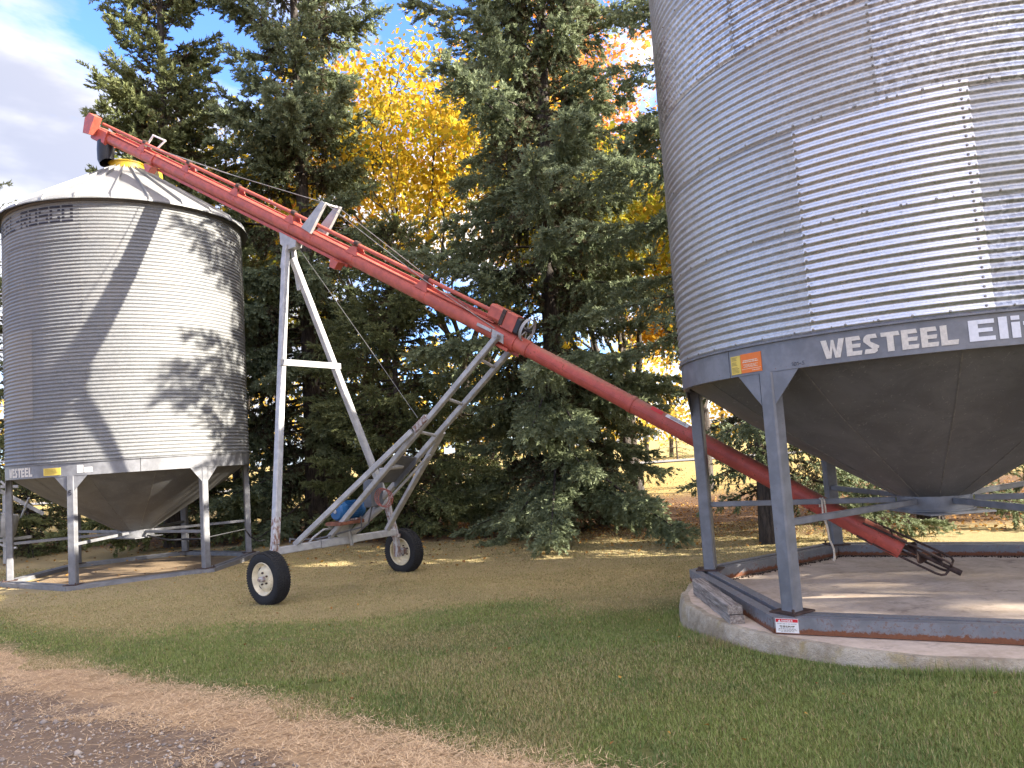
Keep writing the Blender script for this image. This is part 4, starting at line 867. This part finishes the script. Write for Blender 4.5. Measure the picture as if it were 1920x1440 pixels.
    V = q0[:, None] + (td[:, None] * pr[None, :, 0:1] + s3[:, None] * pr[None, :, 1:2] + u3[:, None] * pr[None, :, 2:3]) * tl[:, None, None]
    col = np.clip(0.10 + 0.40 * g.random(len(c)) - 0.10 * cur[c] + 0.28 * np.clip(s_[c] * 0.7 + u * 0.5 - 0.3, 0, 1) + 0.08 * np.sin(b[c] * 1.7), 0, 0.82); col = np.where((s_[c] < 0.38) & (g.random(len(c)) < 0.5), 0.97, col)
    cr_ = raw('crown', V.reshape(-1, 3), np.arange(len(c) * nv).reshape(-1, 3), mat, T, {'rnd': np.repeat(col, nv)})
    return T, len(c) * nb

LEAFK = 1.7
def leafy(x, y, H, spread, seed, mat, label, name='maple_tree', trunk_r=0.17, lean=(0, 0), fork=0.30, leaf=0.115, nleaf=34, depth=4, group='autumn trees behind the spruces', base_z=None, nlimb=4):
    g = np.random.default_rng(seed); bz = gzf(x, y) if base_z is None else base_z; T = thing(name, label, 'tree', (x, y, bz), group)
    tb_ = MB(); tips = []
    def grow(p, d, r, ln, k):
        n = 4; pts = [p]; q = p.copy(); dd = d.copy()
        for i in range(n):
            dd = dd + np.append(g.normal(0, 0.10 + 0.03 * k, 2), g.normal(0.03, 0.05)); dd /= np.linalg.norm(dd); q = q + dd * ln / n; pts.append(q.copy())
        r1 = r * (0.62 if k else 0.72); tb_.tube([tuple(a) for a in pts], [r + (r1 - r) * i / n for i in range(n + 1)], max(4, 9 - 2 * k), k == depth)
        if k >= 2: tips.append((pts[2], k)); 
        if k >= depth: tips.append((q, k + 1)); return
        m = nlimb if k == 0 else int(g.integers(2, 5))
        for j in range(m):
            a = 2 * math.pi * (j + g.random() * 0.6) / m + k; tilt = g.uniform(0.28, 0.75) if k == 0 else g.uniform(0.35, 0.95)
            ref = np.array([0, 0, 1.0]) if abs(dd[2]) < 0.9 else np.array([1.0, 0, 0]); e1 = np.cross(dd, ref); e1 /= np.linalg.norm(e1); e2 = np.cross(dd, e1)
            nd = dd * math.cos(tilt) + (e1 * math.cos(a) + e2 * math.sin(a)) * math.sin(tilt) * spread; nd[2] += 0.12; nd /= np.linalg.norm(nd)
            st = q if (k == 0 or j < 2) else pts[int(g.integers(2, 5))]
            grow(np.array(st), nd, r1 * g.uniform(0.62, 0.92), ln * g.uniform(0.62, 0.85) if k else H * 0.26 * g.uniform(0.85, 1.15), k + 1)
    grow(np.array([0, 0, -0.1]), np.array([lean[0], lean[1], 1.0]), trunk_r, H * fork, 0)
    part('trunk', tb_, 'bark', T, 60, False)
    tp = np.array([t[0] for t in tips]); wts = np.array([nleaf * LEAFK if t[1] > 2 else nleaf * 0.4 for t in tips]).astype(int); c = np.repeat(np.arange(len(tp)), wts); n = len(c)
    pos_ = tp[c] + g.normal(0, 1, (n, 3)) * np.array([0.30, 0.30, 0.26]) * (H / 11.5)
    nd = unit(g.normal(0, 1, (n, 3)) + np.array([0, 0, 0.4])); s3, u3 = rot_frames(nd, unit(g.normal(0, 1, (n, 3)))); sz = leaf * 1.15 * np.clip(g.lognormal(0, 0.35, n), 0.4, 1.9)
    pr = np.array([[-0.5, 0, 0], [0.05, -0.42, 0.1], [0.62, 0, 0], [0.05, 0.42, 0.1]])
    V = pos_[:, None] + (s3[:, None] * pr[None, :, 0:1] + u3[:, None] * pr[None, :, 1:2] + nd[:, None] * pr[None, :, 2:3]) * sz[:, None, None]
    k4 = np.arange(n)[:, None] * 4; F = np.concatenate([k4 + np.array([0, 1, 2]), k4 + np.array([0, 2, 3])])
    clump = g.random(len(tp)); col = np.clip(0.55 * clump[c] + 0.5 * g.random(n), 0, 1)
    raw('crown', V.reshape(-1, 3), F, mat, T, {'rnd': np.repeat(col, 4)})
    return T
TRI = 0
_, n = spruce(0.98, 18.5, 22.0, 3.05, 11, 'needle_blue', 'tall blue spruce in the middle with low skirt branches, crossed by the red tube', 0.25, 0.46, 0.100, 0.031, 0.055, 5, hang=0.5, sh=1.32, lean=(1.1, 0), irregular=0.5, skirt=1.7); TRI += n
_, n = spruce(-5.9, 22.6, 24.0, 3.05, 12, 'needle_blue', 'tall dark spruce standing behind the silver A-shaped auger frame', 0.5, 0.50, 0.094, 0.036, 0.060, 5, hang=0.5, sh=1.55, irregular=0.42); TRI += n
_, n = spruce(-9.35, 21.1, 20.5, 2.1, 13, 'needle_green', 'tall sunlit olive green spruce rising behind the far bin roof', 0.4, 0.50, 0.084, 0.036, 0.060, 5, hang=0.15, irregular=0.30, sh=1.5, up=0.32); TRI += n
_, n = spruce(4.55, 14.1, 18.5, 2.9, 14, 'needle_blue', 'spruce close behind the big near bin, its low branches showing by the hopper', 0.9, 0.60, 0.135, 0.032, 0.052, 5, hang=0.42, lowgap=4.2); TRI += n
_, n = spruce(8.3, 15.9, 16.0, 2.8, 15, 'needle_blue', 'spruce behind the near hopper whose low boughs droop above the intake', 0.7, 0.70, 0.16, 0.036, 0.058, 5, hang=0.42); TRI += n
_, n = spruce(-3.0, 19.9, 8.2, 2.3, 16, 'needle_green', 'short rounded spruce filling the gap behind the blue motor', 0.25, 0.50, 0.060, 0.032, 0.055, 5, hang=0.55, sh=1.1); TRI += n
_, n = spruce(-17.2, 25.0, 13.0, 3.2, 17, 'needle_green', 'dark spruce low at the edge of the photo, left of the far bin', 0.4, 0.6, 0.17, 0.045, 0.07, 5, hang=0.3, sh=1.3); TRI += n
_, n = spruce(-13.6, 21.5, 2.6, 1.9, 18, 'needle_green', 'low bushy spruce seen under the far bin between its legs', 0.15, 0.5, 0.04, 0.045, 0.06, 5, hang=0.2); TRI += n
_, n = spruce(-9.2, 25.5, 14.0, 2.9, 19, 'needle_green', 'dark spruce in the second row, between the far bin and the auger frame', 0.3, 0.6, 0.15, 0.042, 0.065, 5, hang=0.4, sh=1.3); TRI += n
_, n = spruce(-1.3, 24.0, 5.2, 1.9, 20, 'needle_green', 'low spruce in the shade left of the middle spruce skirt', 0.2, 0.5, 0.075, 0.040, 0.065, 5, hang=0.5, sh=1.2); TRI += n
print('spruce triangles', TRI)
# broadleaved trees in autumn colour
leafy(-2.1, 26.0, 15.5, 1.0, 21, 'leaf_yellow', 'yellow maple with a dark forked trunk, between the two tall blue spruces', trunk_r=0.20, lean=(-0.03, 0), nleaf=36)
leafy(-4.0, 28.5, 19.0, 0.85, 22, 'leaf_yellow', 'tallest bright yellow maple, crown topping the gap beside the auger post', trunk_r=0.20, lean=(0.05, 0), nleaf=30, leaf=0.14)
leafy(3.7, 24.2, 13.5, 1.0, 23, 'leaf_lime', 'lime and gold maple with twin trunks right of the middle spruce', trunk_r=0.21, lean=(-0.05, 0), nleaf=58, fork=0.18)
leafy(6.75, 28.0, 14.0, 1.0, 24, 'leaf_gold', 'golden maple with a thick leaning trunk beside the near bin', trunk_r=0.27, lean=(-0.10, 0), nleaf=58, fork=0.22)
leafy(-1.0, 34.0, 18.5, 1.0, 25, 'leaf_orange', 'orange topped tree high behind the yellow maples', trunk_r=0.22, nleaf=36, leaf=0.15)
leafy(5.6, 36.0, 19.5, 1.0, 26, 'leaf_orange', 'orange leaved tree high behind the near bin edge', trunk_r=0.22, nleaf=34, leaf=0.15)
leafy(-11.2, 31.0, 12.5, 1.0, 27, 'leaf_lime', 'greenish yellow tree half hidden behind the two left spruces', trunk_r=0.2, nleaf=30, leaf=0.14)
leafy(17.6, 28.5, 13.0, 0.9, 28, 'leaf_gold', 'bare trunked golden tree at the far right under the hopper edge', trunk_r=0.27, lean=(-0.08, 0), nleaf=24, leaf=0.13)
# distant trees across the field
fg = np.random.default_rng(5)
M['leaf_far'] = attr_mix('far_leaves', (0.40, 0.38, 0.06), (0.74, 0.48, 0.07), (0.10, 0.12, 0.05), 0.6, 0.45)
tk = MB(); VV = []; CC = []
for tx, ty in [(-60, 72), (-52, 69), (-45, 71), (-38, 67), (-31, 66), (-26, 69), (-21, 66), (-16, 70), (-11, 67), (-7, 72), (-3, 68), (1, 68), (4.5, 71), (8, 68), (11, 66), (14.5, 73), (18, 68), (21, 70), (24, 67), (28, 67), (32, 72), (36, 68), (41, 68), (48, 70), (56, 68), (64, 71)]:
    hh = fg.uniform(9, 14); bz_ = gzf(tx, ty); tk.tube([(tx, ty, bz_ - 0.1), (tx + 0.3, ty, bz_ + hh * 0.4), (tx + fg.normal(0, 0.5), ty, bz_ + hh * 0.85)], [0.22, 0.15, 0.03], 6)
    cen = np.stack([fg.normal(tx, 2.2, 46), fg.normal(ty, 1.6, 46), bz_ + hh * (0.18 + 0.82 * fg.random(46))], -1)
    n_ = 950; k_ = fg.integers(0, 46, n_); p_ = cen[k_] + fg.normal(0, 0.55, (n_, 3)); nd = unit(fg.normal(0, 1, (n_, 3))); s3, u3 = rot_frames(nd, unit(fg.normal(0, 1, (n_, 3)))); sz = fg.uniform(0.25, 0.5, n_)
    pr = np.array([[-0.5, 0, 0], [0.05, -0.42, 0.1], [0.62, 0, 0], [0.05, 0.42, 0.1]])
    VV.append(p_[:, None] + (s3[:, None] * pr[None, :, 0:1] + u3[:, None] * pr[None, :, 1:2] + nd[:, None] * pr[None, :, 2:3]) * sz[:, None, None]); CC.append(np.clip(fg.random() * 0.5 + 0.5 * fg.random(n_), 0, 1))
VV = np.concatenate(VV); k4 = np.arange(len(VV))[:, None] * 4
wd_ = raw('distant_woods', VV.reshape(-1, 3), np.concatenate([k4 + np.array([0, 1, 2]), k4 + np.array([0, 2, 3])]), 'leaf_far', None, {'rnd': np.repeat(np.concatenate(CC), 4)}); wd_['kind'] = 'stuff'; wd_['label'] = 'far off yellow and green woods across the field'
part('trunks', tk, 'bark', wd_, 60)
for i, (tx, ty, hh) in enumerate([(13.2, 64, 4.0), (22, 63.5, 3.2), (-8, 64, 3.6)]):
    spruce(tx, ty, hh, 1.5, 60 + i, 'needle_green', ['small dark evergreen at the far road, seen right of the middle spruce', 'small dark evergreen at the far road behind the near hopper', 'small dark evergreen at the far road behind the auger wheels'][i], 0.2, 0.6, 0.07, 0.16, 0.14, 6)
# copies of the row's spruces, added out of view to shade the lawn
def copy_tree(src, loc, rz, label, sc=1.0):
    r = src.copy(); C.objects.link(r); r.location = loc; r.rotation_euler = (0, 0, rz); r.scale = (sc, sc, sc); r['label'] = label
    for ch in src.children: c_ = ch.copy(); C.objects.link(c_); c_.parent = r
    return r
spr = [o for o in C.objects if o.name.startswith('spruce_tree')]
for i, (tx, ty, src, rz) in enumerate([(28.0, -10.5, 0, 1.0), (29.0, -7.8, 1, 2.0), (27.5, -5.3, 0, 4.0), (29.0, -2.6, 1, 5.0), (28.0, -0.2, 0, 3.0), (32.0, -9.4, 1, 0.9), (32.0, -4.0, 0, 2.9), (12.6, 16.4, 4, 2.2), (32.0, -5.2, 1, 0.6), (16.8, 17.0, 3, 3.6), (31.0, -11.5, 1, 0.3)]):
    copy_tree(spr[src], (tx, ty, 0.3), rz, 'added spruce out of view to the right, shading the lawn', 1.3 if tx > 20 else 1.0)

# ------------------------------------------------------------------ ground cover
def in_skip(x, y):
    return (np.hypot(x - PC[0], y - PC[1]) < 2.44)
def vnoise(x, y, s, seed):
    g = np.random.default_rng(seed); G = g.random((64, 64)); X = (x / s) % 64; Y = (y / s) % 64; i, j = X.astype(int), Y.astype(int); fx, fy = X - i, Y - j
    fx = fx * fx * (3 - 2 * fx); fy = fy * fy * (3 - 2 * fy); i1, j1 = (i + 1) % 64, (j + 1) % 64
    return (G[i, j] * (1 - fx) + G[i1, j] * fx) * (1 - fy) + (G[i, j1] * (1 - fx) + G[i1, j1] * fx) * fy
def scatter(n, y0, y1, g):
    y = y0 + (y1 - y0) * g.random(n); hw = 0.72 * y + 0.5; x = (g.random(n) * 2 - 1) * hw; return x, y
g = np.random.default_rng(77); xs = []; ys = []
for n, a, b in ((190000, 3.2, 5.5), (250000, 5.5, 8.5), (210000, 8.5, 12.5), (150000, 12.5, 18.0)):
    q = scatter(n, a, b, g); xs.append(q[0]); ys.append(q[1])
x = np.concatenate(xs); y = np.concatenate(ys); d = lawn_d(x, y); nn = vnoise(x + 50, y + 50, 0.55, 1); n2 = vnoise(x + 50, y + 50, 1.6, 2); n3 = vnoise(x + 50, y + 50, 0.13, 3)
keep = (d + (nn - 0.5) * 0.7 > 0.05) & ~in_skip(x, y) & (x < 7) & (x > -13) & (n3 + nn * 0.6 > 0.22) & (np.hypot(x + 7.95, y - 16.1) > 1.9 + nn)
x, y, d, nn, n2 = x[keep], y[keep], d[keep], nn[keep], n2[keep]; n = len(x)
dryp = sst(7.6, 10.6, y + (n2 - 0.5) * 4.5) * sst(0.3, 1.6, d); patch = sst(0.50, 0.80, n2 * 0.6 + nn * 0.4) * 0.75; lush = sst(1.2, 3.0, x - (y - 5) * 0.3) * sst(6.0, 4.6, y)
dry = np.clip(np.maximum(dryp, patch) * (1 - lush) + sst(0.28, 0.0, d) * 0.6 + 0.18, 0, 1); dry = np.where(g.random(n) < dry * 0.95, 0.62 + 0.38 * g.random(n), 0.20 * g.random(n))
h = g.uniform(0.014, 0.040, n) * np.where(g.random(n) < 0.03, 1.6, 1) * (1 - 0.35 * dryp) * (1 + 0.12 * lush) * np.interp(y, [4, 9, 16], [1, 1.0, 1.1]); az = g.random(n) * 6.283; ln = g.uniform(0.15, 0.9, n); wd = np.interp(y, [4, 8, 16], [0.0034, 0.0052, 0.011])
z = gz(x, y) - 0.004; b0 = np.stack([x, y, z], -1); tn = np.stack([-np.sin(az), np.cos(az), 0 * az], -1); fwv = np.stack([np.cos(az), np.sin(az), 0 * az], -1)
h = h * np.where(np.hypot(x - PC[0], y - PC[1]) < 2.62, 1.0 + 1.3 * nn, 1.0)
tip = b0 + fwv * (h * ln)[:, None] + np.array([0, 0, 1.0]) * (h * (1 - 0.3 * ln))[:, None]
V = np.stack([b0 - tn * wd[:, None], b0 + tn * wd[:, None], tip], 1).reshape(-1, 3)
gr = raw('grass', V, np.arange(n * 3).reshape(-1, 3), 'grass', None, {'rnd': np.repeat(g.random(n), 3), 'dry': np.repeat(dry, 3)}); gr['kind'] = 'stuff'; gr['label'] = 'short mown lawn grass, green and drying to tan'
# dead grass lying on the drive edge
x, y = scatter(620000, 2.8, 12.0, g); d = lawn_d(x, y); nn = vnoise(x + 30, y + 70, 0.4, 4); n2 = vnoise(x + 30, y + 70, 0.12, 5)
p = sst(-0.72, -0.30, d + (nn - 0.5) * 0.9) * sst(0.34, -0.05, d) * (0.45 + 0.55 * sst(0.3, 0.6, n2)) + 0.07 * (d < 0.4); keep = g.random(len(x)) < p; x, y = x[keep], y[keep]; n = len(x)
L_ = g.uniform(0.025, 0.085, n); az = g.random(n) * 6.283; fwv = np.stack([np.cos(az), np.sin(az), g.uniform(0.0, 0.28, n)], -1); tn = np.stack([-np.sin(az), np.cos(az), 0 * az], -1); b0 = np.stack([x, y, gz(x, y) + g.uniform(0.0, 0.015, n)], -1)
V = np.stack([b0 - tn * 0.0022, b0 + tn * 0.0022, b0 + fwv * L_[:, None]], 1).reshape(-1, 3)
st = raw('dead_grass', V, np.arange(n * 3).reshape(-1, 3), 'straw', None, {'rnd': np.repeat(g.random(n), 3)}); st['kind'] = 'stuff'; st['label'] = 'dead straw coloured grass along the drive edge'
# stones of the drive
x, y = scatter(30000, 2.6, 10.5, g); d = lawn_d(x, y); keep = (d < -0.4) & (g.random(len(x)) < sst(-0.3, -0.9, d)); x, y = x[keep], y[keep]; n = len(x)
s_ = 0.004 + 0.013 * g.random(n) ** 3.0; s_ = np.where(g.random(n) < 0.03, s_ * 2.3, s_)
o8 = np.array([[1, 0, 0], [0, 1, 0], [-1, 0, 0], [0, -1, 0], [0, 0, 0.7], [0, 0, -0.7]]); f8 = np.array([[0, 1, 4], [1, 2, 4], [2, 3, 4], [3, 0, 4], [1, 0, 5], [2, 1, 5], [3, 2, 5], [0, 3, 5]])
V = np.stack([x, y, gz(x, y) + s_ * 0.25], -1)[:, None] + o8[None] * s_[:, None, None] * g.uniform(0.6, 1.4, (n, 6, 3)); F = (np.arange(n)[:, None, None] * 6 + f8[None]).reshape(-1, 3)
gv = raw('gravel', V.reshape(-1, 3), F, 'stone', None, {'rnd': np.repeat(g.random(n), 6)}); gv['kind'] = 'stuff'; gv['label'] = 'loose grey stones on the drive'
# fallen leaves and needle litter
x1, y1 = scatter(15000, 13.5, 24, g); x2, y2 = scatter(9000, 24, 46, g); x3, y3 = scatter(240, 4, 13.5, g); x, y = np.concatenate([x1, x2, x3]), np.concatenate([y1, y2, y3])
keep = (lawn_d(x, y) > 0.2) & ((y > 17 - 0.42 * x + g.normal(0, 1.2, len(x))) | (g.random(len(x)) < 0.07) | (y < 13.4)) & ~in_skip(x, y); x, y = x[keep], y[keep]; n = len(x)
nd = unit(np.stack([g.normal(0, 0.45, n), g.normal(0, 0.45, n), np.ones(n)], -1)); s3, u3 = rot_frames(nd, unit(g.normal(0, 1, (n, 3)))); sz = g.uniform(0.03, 0.085, n) * np.where(y < 13.4, 0.5, 1)
pr = np.array([[-0.5, 0, 0], [0.05, -0.4, 0.12], [0.6, 0, 0], [0.05, 0.4, 0.12]]); V = np.stack([x, y, gz(x, y) + 0.025], -1)[:, None] + (s3[:, None] * pr[None, :, 0:1] + u3[:, None] * pr[None, :, 1:2] + nd[:, None] * pr[None, :, 2:3]) * sz[:, None, None]
k4 = np.arange(n)[:, None] * 4; F = np.concatenate([k4 + np.array([0, 1, 2]), k4 + np.array([0, 2, 3])])
fl_ = raw('fallen_leaves', V.reshape(-1, 3), F, 'fallen', None, {'rnd': np.repeat(g.random(n), 4)}); fl_['kind'] = 'stuff'; fl_['label'] = 'fallen autumn leaves under the trees'
# dark crumbs swept against the inside of the near skid
n = 2600; a = g.uniform(0, 6.283, n); rr = 2.02 - np.abs(g.normal(0, 0.045, n)); ph = (a - R_(-147.4)) % R_(60) - R_(30); rr = rr * math.cos(R_(30)) / np.cos(ph) + 0.10; x = NEAR[0] + rr * np.cos(a); y = NEAR[1] + rr * np.sin(a)
s_ = g.uniform(0.004, 0.011, n); V = np.stack([x, y, np.full(n, 0.430)], -1)[:, None] + o8[None] * s_[:, None, None] * g.uniform(0.5, 1.5, (n, 6, 3)); F = (np.arange(n)[:, None, None] * 6 + f8[None]).reshape(-1, 3)
M['crumb'] = attr_mix('grain_dirt', (0.03, 0.02, 0.015), (0.09, 0.06, 0.045), rough=0.9)
cb = raw('dirt_crumbs', V.reshape(-1, 3), F, 'crumb', None, {'rnd': np.repeat(g.random(n), 6)}); cb['kind'] = 'stuff'; cb['label'] = 'dark crumbs swept against the skid on the pad'

# ------------------------------------------------------------------ implement half seen behind the far bin
IM = thing('farm_implement', 'grey steel farm implement half hidden behind the far bin at the photo edge', 'farm machine', (-13.2, 19.6, 0.0))
part('tank', MB().lathe([(0.02, -0.3), (0.30, -0.28), (0.33, -0.2), (0.33, 0.2), (0.30, 0.28), (0.02, 0.3)], (-12.85, 19.3, 0.98), (0.2, 0.1, 1), 20), 'arm', IM)
part('frame', MB().bar((-13.6, 19.4, 2.2), (-12.25, 20.0, 1.15), 0.09, 0.09).bar((-12.75, 19.8, 1.0), (-12.3, 19.5, 1.6), 0.04, 0.04).bar((-13.5, 19.2, 1.95), (-12.5, 19.4, 1.9), 0.07, 0.07).bar((-12.95, 19.6, 0.0), (-12.95, 19.6, 1.7), 0.12, 0.12).bar((-13.6, 19.6, 0.55), (-12.5, 19.9, 0.6), 0.08, 0.08), 'arm', IM)
part('hose', MB().tube([(-13.2, 19.1, 1.9), (-12.6, 18.9, 2.05), (-12.45, 18.9, 1.9)], 0.03, 8).tube([(-12.8, 19.0, 0.9), (-12.75, 19.0, 0.55), (-12.5, 19.0, 0.42), (-12.3, 19.0, 0.42)], 0.03, 8), 'arm', IM)
print('spruce', TRI, 'objects', len(C.objects), 'tris', sum(len(o.data.loop_triangles) if o.data.loop_triangles else len(o.data.polygons) for o in C.objects if o.type == 'MESH'))
